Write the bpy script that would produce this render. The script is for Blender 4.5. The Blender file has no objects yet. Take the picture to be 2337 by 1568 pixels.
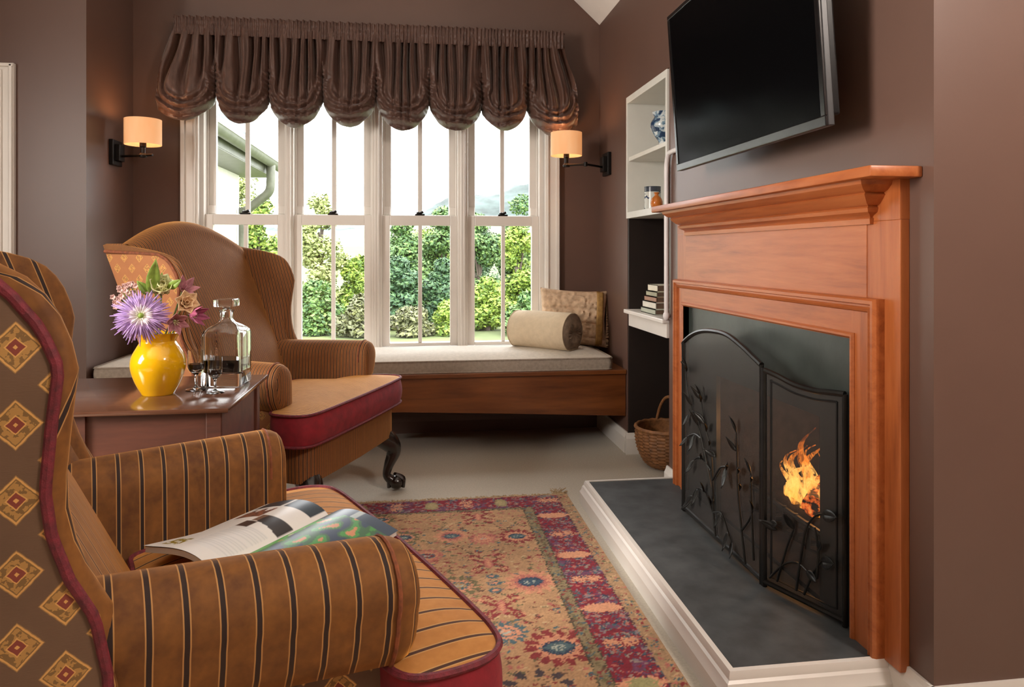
import bpy, bmesh, math, random
import numpy as np
from mathutils import Vector, Matrix, noise as mnoise

C = bpy.context.scene.collection
SC = bpy.context.scene
PI = math.pi

# ------------------------------------------------------------------ camera, world, lights, exposure
TH = math.atan(228.5 / 1649.0)
cam_d = bpy.data.cameras.new('camera')
cam = bpy.data.objects.new('camera', cam_d)
C.objects.link(cam)
cam.location = (0, 0, 1.1)
cam.rotation_euler = (PI / 2, 0, -TH)
cam_d.sensor_width = 36.0
cam_d.lens = 36.0 * 1649.0 / 2337.0
cam_d.shift_y = -207.0 / 2337.0
cam_d.clip_start = 0.02
cam_d.clip_end = 3000
SC.camera = cam

SC.view_settings.view_transform = 'Standard'
SC.view_settings.look = 'None'
SC.view_settings.gamma = 1.0
SC.view_settings.exposure = 0.12
SC.view_settings.use_curve_mapping = False
SC.cycles.max_bounces = 10
SC.cycles.diffuse_bounces = 5
SC.cycles.transparent_max_bounces = 24
SC.cycles.caustics_reflective = False
SC.cycles.caustics_refractive = False
SC.cycles.sample_clamp_indirect = 4.0

world = bpy.data.worlds.new('overcast_sky')
SC.world = world
world.use_nodes = True
world.node_tree.nodes['Background'].inputs['Color'].default_value = (0.97, 0.985, 1.0, 1)
world.node_tree.nodes['Background'].inputs['Strength'].default_value = 9.0


def light(name, kind, loc, energy, color, aim=None, **kw):
    d = bpy.data.lights.new(name, kind)
    d.energy = energy
    d.color = color
    for k, v in kw.items():
        setattr(d, k, v)
    o = bpy.data.objects.new(name, d)
    C.objects.link(o)
    o.location = loc
    if aim is not None:
        o.rotation_euler = (Vector(aim) - Vector(loc)).to_track_quat('-Z', 'Y').to_euler()
    return o


light('sun', 'SUN', (0, -5, 20), 4.5, (1.0, 0.95, 0.86), aim=(-3.5, 5.5 - 5, 12.4), angle=0.03)
# area light assumed at the left, out of view; no window is built there
light('assumed_left_light', 'AREA', (-3.05, 0.75, 1.65), 250, (1.0, 0.93, 0.85), aim=(1.1, -0.25, 1.05),
      shape='RECTANGLE', size=1.3, size_y=1.3)
# unseen lamp added right of the camera to light the near return wall
light('near_fill_lamp', 'POINT', (1.65, 0.0, 2.35), 118, (1.0, 0.88, 0.78), shadow_soft_size=0.14)
# open sky seen by the four window panes
for i, wx in enumerate((-0.97, -0.466, 0.05, 0.56)):
    p = light('window_daylight', 'AREA', (wx, 4.66, 1.38), 1, (1, 1, 1), aim=(wx, 0, 1.38), shape='RECTANGLE', size=0.46, size_y=1.7)
    p.data.cycles.is_portal = True


# ------------------------------------------------------------------ materials
def sock(nt, node, name, v):
    if isinstance(v, bpy.types.NodeSocket):
        nt.links.new(v, node.inputs[name])
    elif v is not None:
        if isinstance(v, (tuple, list)) and len(v) == 3 and node.inputs[name].type == 'RGBA':
            v = (*v, 1)
        node.inputs[name].default_value = v


class M:
    """a small wrapper that builds node materials"""
    def __init__(s, name):
        s.m = bpy.data.materials.new(name)
        s.m.use_nodes = True
        s.nt = s.m.node_tree
        s.b = s.nt.nodes['Principled BSDF']
        s.out = s.nt.nodes['Material Output']

    def n(s, t, **kw):
        nd = s.nt.nodes.new(t)
        for k, v in kw.items():
            setattr(nd, k, v)
        return nd

    def set(s, **kw):
        for k, v in kw.items():
            sock(s.nt, s.b, k.replace('_', ' '), v)
        return s

    def math(s, op, a, b=0.0, c=0.0):
        nd = s.n('ShaderNodeMath', operation=op)
        for i, v in enumerate((a, b, c)):
            if isinstance(v, bpy.types.NodeSocket):
                s.nt.links.new(v, nd.inputs[i])
            else:
                nd.inputs[i].default_value = v
        return nd.outputs[0]

    def obj(s):
        return s.n('ShaderNodeTexCoord').outputs['Object']

    def xyz(s, v):
        nd = s.n('ShaderNodeSeparateXYZ')
        s.nt.links.new(v, nd.inputs[0])
        return nd.outputs

    def scale(s, v, sc, rot=(0, 0, 0)):
        nd = s.n('ShaderNodeMapping')
        s.nt.links.new(v, nd.inputs[0])
        nd.inputs['Scale'].default_value = sc
        nd.inputs['Rotation'].default_value = rot
        return nd.outputs[0]

    def noise(s, v, sc, det=3.0, rough=0.55, dist=0.0):
        nd = s.n('ShaderNodeTexNoise')
        if v is not None:
            s.nt.links.new(v, nd.inputs['Vector'])
        nd.inputs['Scale'].default_value = sc
        nd.inputs['Detail'].default_value = det
        nd.inputs['Roughness'].default_value = rough
        nd.inputs['Distortion'].default_value = dist
        return nd.outputs['Fac']

    def ramp(s, f, stops, interp='LINEAR'):
        nd = s.n('ShaderNodeValToRGB')
        nd.color_ramp.interpolation = interp
        el = nd.color_ramp.elements
        while len(el) < len(stops):
            el.new(0.5)
        for e, (p, c) in zip(el, stops):
            e.position = p
            e.color = (*c, 1)
        s.nt.links.new(f, nd.inputs[0])
        return nd.outputs[0]

    def mix(s, f, a, b):
        nd = s.n('ShaderNodeMix', data_type='RGBA')
        for i, v in ((0, f), (6, a), (7, b)):
            if isinstance(v, bpy.types.NodeSocket):
                s.nt.links.new(v, nd.inputs[i])
            else:
                nd.inputs[i].default_value = v if i == 0 else (*v, 1)
        return nd.outputs[2]

    def attr(s, name):
        return s.n('ShaderNodeAttribute', attribute_name=name)

    def bump(s, h, strength=0.2, dist=0.01):
        nd = s.n('ShaderNodeBump')
        nd.inputs['Strength'].default_value = strength
        nd.inputs['Distance'].default_value = dist
        s.nt.links.new(h, nd.inputs['Height'])
        s.nt.links.new(nd.outputs[0], s.b.inputs['Normal'])
        return s


def plain(name, col, rough=0.5, metal=0.0, var=0.06, nscale=14.0, bump=0.0, **kw):
    m = M(name)
    f = m.noise(m.obj(), nscale, 3)
    lo = tuple(max(0, c * (1 - var)) for c in col)
    hi = tuple(c * (1 + var) for c in col)
    m.set(Base_Color=m.ramp(f, [(0.3, lo), (0.7, hi)]), Roughness=rough, Metallic=metal)
    m.set(**kw)
    if bump:
        m.bump(m.noise(m.obj(), nscale * 6, 4), bump, 0.004)
    return m.m


def wood(name, dark, mid, light_, axis='y', rough=0.35, stretch=14.0, fine=1.0, coat=0.15):
    m = M(name)
    sc = {'x': (1, stretch, stretch), 'y': (stretch, 1, stretch), 'z': (stretch, stretch, 1)}[axis]
    v = m.scale(m.obj(), sc)
    f1 = m.noise(v, 1.1 * fine, 4, 0.6, 1.2)
    f2 = m.noise(v, 5.5 * fine, 5, 0.65, 0.3)
    f = m.math('ADD', m.math('MULTIPLY', f1, 0.62), m.math('MULTIPLY', f2, 0.38))
    col = m.ramp(f, [(0.28, dark), (0.48, mid), (0.72, light_)])
    if name == 'orange_pine_upright':
        o = m.xyz(m.obj())
        ky = m.math('DIVIDE', m.math('ADD', o[1], 0.592), 0.011)
        kz = m.math('DIVIDE', m.math('SUBTRACT', o[2], 1.035), 0.026)
        k = m.math('ADD', m.math('MULTIPLY', ky, ky), m.math('MULTIPLY', kz, kz))
        col = m.mix(m.ramp(k, [(0.25, (0.85, 0.85, 0.85)), (1.0, (0, 0, 0))]), col, (0.045, 0.022, 0.012))
    m.set(Base_Color=col, Roughness=rough, Coat_Weight=coat, Coat_Roughness=0.2)
    m.bump(f2, 0.06, 0.003)
    return m.m


def stripes(name, period, gold, goldhi, dark, pale, dark_w=0.12, pale_w=0.055, rough=0.8, sheen=0.12):
    """velvet stripe across the vertex attribute su: gold band, pale line, dark line, pale line"""
    m = M(name)
    u = m.math('FRACT', m.math('DIVIDE', m.attr('su').outputs['Fac'], period))
    d = m.math('ABSOLUTE', m.math('SUBTRACT', u, 0.5))                  # 0 in the middle of the dark line
    n1 = m.noise(m.obj(), 60, 3)
    n2 = m.noise(m.scale(m.obj(), (1, 1, 0.45)), 16, 3, 0.6, 0.6)
    nap = m.ramp(m.math('ADD', m.math('MULTIPLY', n1, 0.35), m.math('MULTIPLY', n2, 0.65)), [(0.36, (0, 0, 0)), (0.64, (1, 1, 1))])
    g = m.mix(nap, gold, goldhi)
    isdark = m.math('LESS_THAN', d, dark_w * 0.5)
    ispale = m.math('LESS_THAN', d, dark_w * 0.5 + pale_w)
    col = m.mix(isdark, m.mix(ispale, g, pale), dark)
    m.set(Base_Color=col, Roughness=rough, Sheen_Weight=sheen, Sheen_Roughness=0.35)
    sock(m.nt, m.b, 'Sheen Tint', (0.90, 0.40, 0.08))
    h = m.math('SUBTRACT', 1.0, isdark)
    m.bump(m.math('ADD', m.math('MULTIPLY', h, 0.7), m.math('MULTIPLY', n1, 0.3)), 0.35, 0.003)
    return m.m


def diamonds(name, ground, ground2, gold, goldhi, centre, ax=0.092, az=0.084, off=(0.0, 0.0), axes='xz', size=1.0):
    """upholstery with staggered gold diamonds"""
    m = M(name)
    o = m.xyz(m.obj())
    a = o[0] if axes[0] == 'x' else o[1]
    px = m.math('ADD', m.math('DIVIDE', a, ax), off[0])
    pz = m.math('ADD', m.math('DIVIDE', o[2], az), off[1])

    def cell(sh):
        fx = m.math('ABSOLUTE', m.math('SUBTRACT', m.math('FRACT', m.math('ADD', px, sh)), 0.5))
        fz = m.math('ABSOLUTE', m.math('SUBTRACT', m.math('FRACT', m.math('ADD', pz, sh)), 0.5))
        return m.math('ADD', m.math('MULTIPLY', fx, ax / 0.092 * 1.02), m.math('MULTIPLY', fz, az / 0.092 * 0.95))
    d = m.math('MINIMUM', cell(0.0), cell(0.5))
    nz = m.noise(m.obj(), 130, 2)
    d2 = m.math('ADD', d, m.math('MULTIPLY', m.math('SUBTRACT', nz, 0.5), 0.03))
    mott = m.mix(m.math('GREATER_THAN', m.noise(m.obj(), 150, 2), 0.52), gold, tuple(c * 0.45 for c in gold))
    g = m.mix(m.noise(m.obj(), 25, 3), ground, ground2)

    def lt(v):
        return m.math('LESS_THAN', d2, v * size)
    col = m.mix(lt(0.30), g, tuple((a_ + b_) / 2 for a_, b_ in zip(gold, ground2)))
    col = m.mix(lt(0.285), col, goldhi)
    col = m.mix(lt(0.255), col, tuple(c * 0.5 for c in gold))
    col = m.mix(lt(0.235), col, mott)
    col = m.mix(lt(0.12), col, goldhi)
    col = m.mix(lt(0.10), col, centre)
    col = m.mix(lt(0.03), col, goldhi)
    m.set(Base_Color=col, Roughness=0.75, Sheen_Weight=0.25, Sheen_Roughness=0.4)
    m.bump(m.noise(m.scale(m.obj(), (1, 1, 6)), 90, 3), 0.15, 0.002)
    return m.m


MT = {}
MT['wall'] = plain('mauve_brown_wall_paint', (0.118, 0.066, 0.050), 0.40, var=0.04, nscale=3, bump=0.03)
MT['ceiling'] = plain('white_ceiling_paint', (0.86, 0.84, 0.81), 0.7, var=0.02)
MT['white'] = plain('white_gloss_paint', (0.74, 0.70, 0.65), 0.32, var=0.03, nscale=5)
MT['shelfwhite'] = plain('off_white_shelf_paint', (0.66, 0.65, 0.60), 0.4, var=0.03)
MT['mantel'] = wood('orange_pine', (0.20, 0.045, 0.010), (0.37, 0.100, 0.025), (0.47, 0.150, 0.045), 'y', 0.40, 13, 1.0, coat=0.05)
MT['mantel_v'] = wood('orange_pine_upright', (0.20, 0.045, 0.010), (0.37, 0.100, 0.025), (0.47, 0.150, 0.045), 'z', 0.40, 13, 1.0, coat=0.05)
MT['bench'] = wood('chestnut_bench_wood', (0.055, 0.014, 0.003), (0.130, 0.037, 0.008), (0.21, 0.068, 0.015), 'x', 0.36, 9, 0.9)
MT['table'] = wood('polished_mahogany', (0.055, 0.022, 0.013), (0.11, 0.046, 0.026), (0.18, 0.078, 0.043), 'x', 0.15, 9, 0.8, coat=0.5)
MT['table_body'] = wood('dark_mahogany_panel', (0.034, 0.012, 0.008), (0.080, 0.024, 0.013), (0.135, 0.040, 0.020), 'x', 0.48, 9, 0.8, coat=0.0)
MT['legwood'] = wood('black_mahogany', (0.006, 0.004, 0.003), (0.014, 0.008, 0.006), (0.03, 0.016, 0.01), 'z', 0.22, 9, 1, coat=0.4)
MT['carpet'] = plain('beige_carpet', (0.46, 0.405, 0.32), 0.95, var=0.10, nscale=120, bump=0.5, Sheen_Weight=0.2)
MT['slate'] = plain('grey_slate', (0.043, 0.047, 0.049), 0.62, var=0.4, nscale=11, bump=0.12)
MT['slate_face'] = plain('green_black_slate', (0.030, 0.037, 0.033), 0.36, var=0.35, nscale=6, bump=0.10)
MT['iron'] = plain('black_iron', (0.011, 0.011, 0.0115), 0.42, 0.3, var=0.2)
MT['iron_worn'] = plain('worn_black_iron', (0.020, 0.019, 0.017), 0.36, 0.6, var=0.3)
MT['soot'] = plain('sooty_firebrick', (0.040, 0.030, 0.026), 0.9, var=0.4, nscale=30, bump=0.3)
MT['bronze'] = plain('dark_bronze', (0.010, 0.008, 0.007), 0.4, 0.6)
MT['tv'] = plain('black_gloss_plastic', (0.004, 0.004, 0.0045), 0.22, var=0.05)
MT['tvside'] = plain('grey_plastic_edge', (0.045, 0.045, 0.047), 0.35, 0.3)
MT['tvscreen'] = plain('black_screen_glass', (0.002, 0.002, 0.0023), 0.16, var=0.02)
MT['tvscreen'].node_tree.nodes['Principled BSDF'].inputs['Specular IOR Level'].default_value = 0.015
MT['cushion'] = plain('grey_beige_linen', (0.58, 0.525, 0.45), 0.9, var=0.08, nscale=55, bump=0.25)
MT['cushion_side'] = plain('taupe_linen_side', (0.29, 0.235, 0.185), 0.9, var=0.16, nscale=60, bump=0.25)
MT['bolster'] = plain('cream_cotton', (0.56, 0.45, 0.31), 0.9, var=0.06, nscale=40, bump=0.2)
MT['bolster_end'] = plain('brown_gathered_cotton', (0.23, 0.165, 0.115), 0.9, var=0.3, nscale=30, bump=0.3)
MT['pillow'] = plain('tan_crinkled_cotton', (0.56, 0.395, 0.26), 0.9, var=0.2, nscale=30, bump=0.4)
MT['pillow_band'] = plain('old_gold_ribbon', (0.36, 0.205, 0.062), 0.7, var=0.25, nscale=40)
MT['redvelvet'] = plain('crimson_velvet', (0.20, 0.004, 0.012), 0.8, var=0.22, nscale=30, bump=0.1, Sheen_Weight=0.06)
MT['redwelt'] = plain('crimson_cord', (0.13, 0.010, 0.018), 0.7, var=0.45, nscale=95, bump=0.4)
MT['goldwelt'] = plain('amber_cord', (0.20, 0.055, 0.018), 0.7, var=0.4, nscale=70)
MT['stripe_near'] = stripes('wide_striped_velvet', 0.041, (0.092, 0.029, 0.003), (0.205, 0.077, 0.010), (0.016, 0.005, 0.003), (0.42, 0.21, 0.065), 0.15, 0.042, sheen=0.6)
MT['stripe_seat_lit'] = stripes('ribbed_striped_velvet_lit', 0.041, (0.36, 0.140, 0.026), (0.46, 0.20, 0.045), (0.05, 0.016, 0.008), (0.50, 0.28, 0.10), 0.13, 0.05, sheen=0.45)  # chair velvet again, with the brighter light on the seat put into its colour
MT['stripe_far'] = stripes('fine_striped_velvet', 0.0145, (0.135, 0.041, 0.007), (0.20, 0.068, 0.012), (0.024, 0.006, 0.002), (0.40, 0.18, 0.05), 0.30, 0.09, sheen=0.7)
MT['stripe_far_seat_lit'] = stripes('fine_striped_seat_velvet_lit', 0.0145, (0.38, 0.160, 0.034), (0.48, 0.22, 0.055), (0.12, 0.040, 0.010), (0.55, 0.30, 0.10), 0.22, 0.09, sheen=0.4)  # lighter copy of the fine velvet, light on the seat top painted in
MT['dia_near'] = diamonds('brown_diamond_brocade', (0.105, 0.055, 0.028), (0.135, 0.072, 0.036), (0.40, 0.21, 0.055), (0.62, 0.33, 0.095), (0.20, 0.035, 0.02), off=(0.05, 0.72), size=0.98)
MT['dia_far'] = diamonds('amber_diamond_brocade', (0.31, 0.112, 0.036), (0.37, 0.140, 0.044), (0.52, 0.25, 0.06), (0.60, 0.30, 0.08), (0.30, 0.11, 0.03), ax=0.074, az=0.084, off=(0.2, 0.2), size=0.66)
MT['yellow'] = plain('yellow_glaze', (0.80, 0.43, 0.004), 0.12, var=0.03, Coat_Weight=0.5)
MT['leaf'] = plain('fresh_green_leaf', (0.20, 0.30, 0.045), 0.5, var=0.3, nscale=40)
MT['stem'] = plain('pale_green_stem', (0.16, 0.24, 0.06), 0.5)
MT['page'] = plain('white_paper', (0.72, 0.70, 0.67), 0.6, var=0.02)
MT['wicker'] = plain('brown_wicker', (0.235, 0.10, 0.034), 0.6, var=0.4, nscale=45, bump=0.3)
MT['brick'] = plain('house_render', (0.78, 0.76, 0.70), 0.9, var=0.04)
MT['rooftile'] = plain('blue_green_slates', (0.10, 0.15, 0.15), 0.7, var=0.5, nscale=5, bump=0.3)
MT['gutter'] = plain('green_grey_gutter', (0.085, 0.092, 0.062), 0.5, var=0.2)
MT['conduit'] = plain('white_cable_cover', (0.70, 0.66, 0.66), 0.4)
MT['grass'] = plain('meadow_grass', (0.080, 0.105, 0.030), 0.95, var=0.3, nscale=0.4)
MT['hill'] = plain('hazy_wooded_hillside', (0.040, 0.058, 0.054), 0.95, var=0.5, nscale=0.09)  # blue-green tint of distance haze is put into the colour
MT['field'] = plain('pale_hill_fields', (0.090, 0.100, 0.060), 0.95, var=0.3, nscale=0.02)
MT['bark'] = plain('grey_bark', (0.08, 0.06, 0.045), 0.9, var=0.3)
MT['log'] = plain('charred_log', (0.028, 0.016, 0.011), 0.9, var=0.6, nscale=30, bump=0.5)


def silk():
    m = M('brown_silk')
    f = m.noise(m.scale(m.obj(), (9, 9, 1.5)), 6, 3)
    m.set(Base_Color=m.ramp(f, [(0.3, (0.062, 0.029, 0.020)), (0.7, (0.108, 0.055, 0.040))]), Roughness=0.44,
          Sheen_Weight=0.35, Sheen_Roughness=0.3)
    m.b.inputs['Specular IOR Level'].default_value = 0.5
    m.bump(m.noise(m.scale(m.obj(), (30, 30, 4)), 8, 4), 0.35, 0.005)
    return m.m


MT['silk'] = silk()


def pane(name, gloss=0.04):
    m = M(name)
    t = m.n('ShaderNodeBsdfTransparent')
    g = m.n('ShaderNodeBsdfGlossy')
    g.inputs['Roughness'].default_value = 0.02
    x = m.n('ShaderNodeMixShader')
    x.inputs[0].default_value = gloss
    m.nt.links.new(t.outputs[0], x.inputs[1])
    m.nt.links.new(g.outputs[0], x.inputs[2])
    m.nt.links.new(x.outputs[0], m.out.inputs[0])
    return m.m


MT['pane'] = pane('window_glass', 0.03)


def gauze(name, solid, col):
    m = M(name)
    t = m.n('ShaderNodeBsdfTransparent')
    x = m.n('ShaderNodeMixShader')
    x.inputs[0].default_value = solid
    m.set(Base_Color=col, Roughness=0.45, Metallic=0.2)
    m.nt.links.new(t.outputs[0], x.inputs[1])
    m.nt.links.new(m.b.outputs[0], x.inputs[2])
    m.nt.links.new(x.outputs[0], m.out.inputs[0])
    return m.m


MT['wiremesh'] = gauze('black_wire_mesh', 0.66, (0.048, 0.044, 0.041))


def glass(name, col, ior=1.5):
    m = M(name)
    m.set(Base_Color=col, Roughness=0.0, Transmission_Weight=1.0, IOR=ior)
    return m.m


MT['crystal'] = glass('clear_crystal', (0.97, 0.98, 0.97))
MT['wine'] = glass('dark_port_wine', (0.10, 0.008, 0.004), 1.34)
MT['liquor'] = plain('dark_spirit', (0.004, 0.002, 0.002), 0.05)


def shade_mat():
    m = M('lit_peach_lampshade')
    z = m.xyz(m.obj())[2]
    f = m.noise(m.scale(m.obj(), (3, 3, 1)), 5, 2)
    m.set(Base_Color=(0.50, 0.30, 0.17), Roughness=0.8,
          Emission_Color=m.ramp(f, [(0.3, (1.0, 0.40, 0.14)), (0.7, (1.0, 0.50, 0.22))]), Emission_Strength=0.55)
    return m.m


MT['shade'] = shade_mat()


def flame_mat():
    m = M('flame')
    z = m.xyz(m.obj())[2]
    nz = m.noise(m.scale(m.obj(), (1, 1, 0.6)), 26, 3, 0.6, 0.8)
    h = m.math('ADD', m.math('MULTIPLY', z, 3.0), m.math('MULTIPLY', m.math('SUBTRACT', nz, 0.5), 0.9))
    col = m.ramp(h, [(0.0, (1.0, 0.34, 0.04)), (0.25, (1.0, 0.50, 0.11)), (0.50, (1.0, 0.24, 0.02)), (0.95, (0.75, 0.10, 0.008))])
    st = m.ramp(h, [(0.0, (1, 1, 1)), (0.35, (1, 1, 1)), (0.75, (0.32, 0.32, 0.32)), (1.0, (0.10, 0.10, 0.10))])
    em = m.n('ShaderNodeEmission')
    m.nt.links.new(col, em.inputs[0])
    sp = m.n('ShaderNodeSeparateColor')
    m.nt.links.new(st, sp.inputs[0])
    m.nt.links.new(m.math('MULTIPLY', sp.outputs[0], 4.2), em.inputs[1])
    t = m.n('ShaderNodeBsdfTransparent')
    x = m.n('ShaderNodeMixShader')
    hole = m.math('ADD', m.noise(m.scale(m.obj(), (1, 1, 0.30)), 48, 3, 0.6, 1.4), m.math('MULTIPLY', z, -0.25))
    m.nt.links.new(m.ramp(hole, [(0.38, (0, 0, 0)), (0.62, (0.75, 0.75, 0.75))]), x.inputs[0])
    m.nt.links.new(t.outputs[0], x.inputs[1])
    m.nt.links.new(em.outputs[0], x.inputs[2])
    m.nt.links.new(x.outputs[0], m.out.inputs[0])
    return m.m


MT['flame'] = flame_mat()
mm = M('glowing_embers')
mf = mm.noise(mm.obj(), 40, 3)
mm.set(Base_Color=(0.02, 0.012, 0.01), Roughness=0.9,
       Emission_Color=mm.ramp(mf, [(0.5, (0.0, 0.0, 0.0)), (0.62, (1.0, 0.16, 0.02)), (0.75, (1.0, 0.4, 0.08))]), Emission_Strength=2.0)
MT['ember'] = mm.m


def colour_attr(name, rough=0.9, weave=0.0):
    m = M(name)
    a = m.attr('paint').outputs['Color']
    m.set(Base_Color=a, Roughness=rough)
    if weave:
        m.bump(m.noise(m.obj(), 320, 2), weave, 0.003)
    return m.m


MT['rug'] = colour_attr('woven_wool_pile', 0.95, 0.5)
MT['print'] = colour_attr('printed_paper', 0.35)


# ------------------------------------------------------------------ mesh helpers
class MB:
    def __init__(s):
        s.v, s.f, s.su = [], [], []

    def add(s, verts, faces, su=None):
        b = len(s.v)
        s.v += [tuple(v) for v in verts]
        s.su += list(su) if su is not None else [0.0] * len(verts)
        s.f += [tuple(i + b for i in f) for f in faces]
        return s

    def box(s, x0, x1, y0, y1, z0, z1):
        v = [(x, y, z) for z in (z0, z1) for y in (y0, y1) for x in (x0, x1)]
        return s.add(v, [(0, 2, 3, 1), (4, 5, 7, 6), (0, 1, 5, 4), (2, 6, 7, 3), (0, 4, 6, 2), (1, 3, 7, 5)])

    def loft(s, rings, closed=True, caps=True, su=None):
        n = len(rings[0])
        v = [p for r in rings for p in r]
        f = []
        for i in range(len(rings) - 1):
            for j in range(n if closed else n - 1):
                k = (j + 1) % n
                f.append((i * n + j, i * n + k, (i + 1) * n + k, (i + 1) * n + j))
        if caps and closed:
            f.append(tuple(range(n - 1, -1, -1)))
            f.append(tuple((len(rings) - 1) * n + j for j in range(n)))
        return s.add(v, f, su)

    def grid(s, P, su=None):
        n = len(P[0])
        v = [p for r in P for p in r]
        f = [(i * n + j, i * n + j + 1, (i + 1) * n + j + 1, (i + 1) * n + j) for i in range(len(P) - 1) for j in range(n - 1)]
        return s.add(v, f, su)

    def prism(s, poly, axis, a, b, suf=None):
        """polygon in the two other axes extruded from a to b along axis"""
        def mk(p, w):
            return {'x': (w, p[0], p[1]), 'y': (p[0], w, p[1]), 'z': (p[0], p[1], w)}[axis]
        return s.loft([[mk(p, a) for p in poly], [mk(p, b) for p in poly]])

    def tube(s, pts, r, n=10, caps=True, closed=False, su=None):
        pts = [Vector(p) for p in pts]
        rs = r if isinstance(r, (list, tuple)) else [r] * len(pts)
        rings = []
        up = None
        m = len(pts)
        for i, p in enumerate(pts):
            if closed:
                t = pts[(i + 1) % m] - pts[i - 1]
            else:
                t = pts[min(i + 1, m - 1)] - pts[max(i - 1, 0)]
            t.normalize()
            if up is None:
                up = Vector((0, 0, 1)) if abs(t.z) < 0.9 else Vector((1, 0, 0))
            a = t.cross(up).normalized()
            up = a.cross(t).normalized()
            rings.append([tuple(p + (a * math.cos(q) + up * math.sin(q)) * rs[i]) for q in [2 * PI * k / n for k in range(n)]])
        if closed:
            rings.append(rings[0])
            return s.loft(rings, True, False, su)
        return s.loft(rings, True, caps, su)

    def lathe(s, prof, c=(0, 0), n=24, z0=0.0, caps=True, sx=1.0, sy=1.0):
        rings = [[(c[0] + r * sx * math.cos(2 * PI * k / n), c[1] + r * sy * math.sin(2 * PI * k / n), z0 + z) for k in range(n)] for r, z in prof]
        return s.loft(rings, True, caps)

    def ball(s, c, r, n=14, m=9):
        rx, ry, rz = r if isinstance(r, (tuple, list)) else (r, r, r)
        rings = []
        for i in range(m + 1):
            a = -PI / 2 + PI * i / m
            q = max(math.cos(a), 0.02)
            rings.append([(c[0] + rx * q * math.cos(2 * PI * k / n), c[1] + ry * q * math.sin(2 * PI * k / n), c[2] + rz * math.sin(a)) for k in range(n)])
        return s.loft(rings)

    def move(s, fn):
        s.v = [tuple(fn(Vector(p))) for p in s.v]
        return s

    def build(s, name, mat, parent=None, smooth=True, bevel=0.0, seg=2, local=False, angle=35, solid=0.0):
        off = Vector((0, 0, 0))
        if parent is not None and not local:
            q = parent
            while q is not None:
                off += q.location
                q = q.parent
        me = bpy.data.meshes.new(name)
        me.from_pydata([(p[0] - off.x, p[1] - off.y, p[2] - off.z) for p in s.v], [], s.f)
        if any(s.su):
            at = me.attributes.new('su', 'FLOAT', 'POINT')
            at.data.foreach_set('value', s.su)
        me.materials.append(mat)
        bm = bmesh.new()
        bm.from_mesh(me)
        bmesh.ops.recalc_face_normals(bm, faces=bm.faces)
        if bevel:
            ed = [e for e in bm.edges if len(e.link_faces) == 2 and e.calc_face_angle(0) > 0.5]
            bmesh.ops.bevel(bm, geom=ed, offset=bevel, segments=seg, affect='EDGES', profile=0.5, clamp_overlap=True)
        bm.to_mesh(me)
        bm.free()
        if smooth:
            me.shade_smooth()
            me.set_sharp_from_angle(angle=math.radians(angle))
        o = bpy.data.objects.new(name, me)
        C.objects.link(o)
        if parent is not None:
            o.parent = parent
        if solid:
            md = o.modifiers.new('thickness', 'SOLIDIFY')
            md.thickness = solid
            md.offset = 0
        return o


def tag(o, label, cat, group=None, kind=None):
    o['label'] = label
    o['category'] = cat
    if group:
        o['group'] = group
    if kind:
        o['kind'] = kind
    return o


def thing(name, loc, label, cat, rz=0.0, group=None):
    o = bpy.data.objects.new(name, None)
    C.objects.link(o)
    o.empty_display_size = 0.05
    o.location = loc
    o.rotation_euler = (0, 0, rz)
    return tag(o, label, cat, group)


def struct(o, label=None, cat=None):
    o['kind'] = 'structure'
    if label:
        o['label'] = label
        o['category'] = cat
    return o


def lerp(a, b, t):
    return a + (b - a) * t


def sstep(a, b, x):
    t = min(1, max(0, (x - a) / (b - a)))
    return t * t * (3 - 2 * t)


def interp(tab, x):
    if x <= tab[0][0]:
        return tab[0][1]
    for (a, b), (c, d) in zip(tab, tab[1:]):
        if x <= c:
            return lerp(b, d, (x - a) / (c - a))
    return tab[-1][1]


def smooth_path(pts, k=6, closed=False):
    """Catmull-Rom through the points (tuples of any length)"""
    out = []
    n = len(pts)
    rng = range(n) if closed else range(n - 1)
    for i in rng:
        if closed:
            p = [pts[(i + j - 1) % n] for j in range(4)]
        else:
            p = [pts[max(i - 1, 0)], pts[i], pts[i + 1], pts[min(i + 2, n - 1)]]
        for q in range(k):
            t = q / k
            out.append(tuple(0.5 * (2 * b + (c - a) * t + (2 * a - 5 * b + 4 * c - d) * t * t + (3 * b - a - 3 * c + d) * t ** 3) for a, b, c, d in zip(*p)))
    if not closed:
        out.append(tuple(pts[-1]))
    return out


# ================================================================== the room
XW = 1.175                     # right wall plane
YW = 4.45                      # window wall plane
struct(MB().box(-3.3, 2.4, -2.7, 4.65, -0.12, 0.0).build('floor', MT['carpet'], smooth=False), 'beige carpeted floor', 'floor')

o = MB()
o.box(-3.3, -1.27, YW, 4.66, 0, 3.3)
o.box(0.855, 1.65, YW, 4.66, 0, 2.54)
o.box(-1.27, 0.855, YW, 4.66, 0, 0.515)
o.box(-1.27, 0.855, YW, 4.66, 2.30, 2.54)
o.prism([(-1.27, 2.54), (1.175, 2.54), (0.34, 3.3), (-1.27, 3.3)], 'y', YW, 4.66)
struct(o.build('wall_window', MT['wall'], smooth=False))

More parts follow.
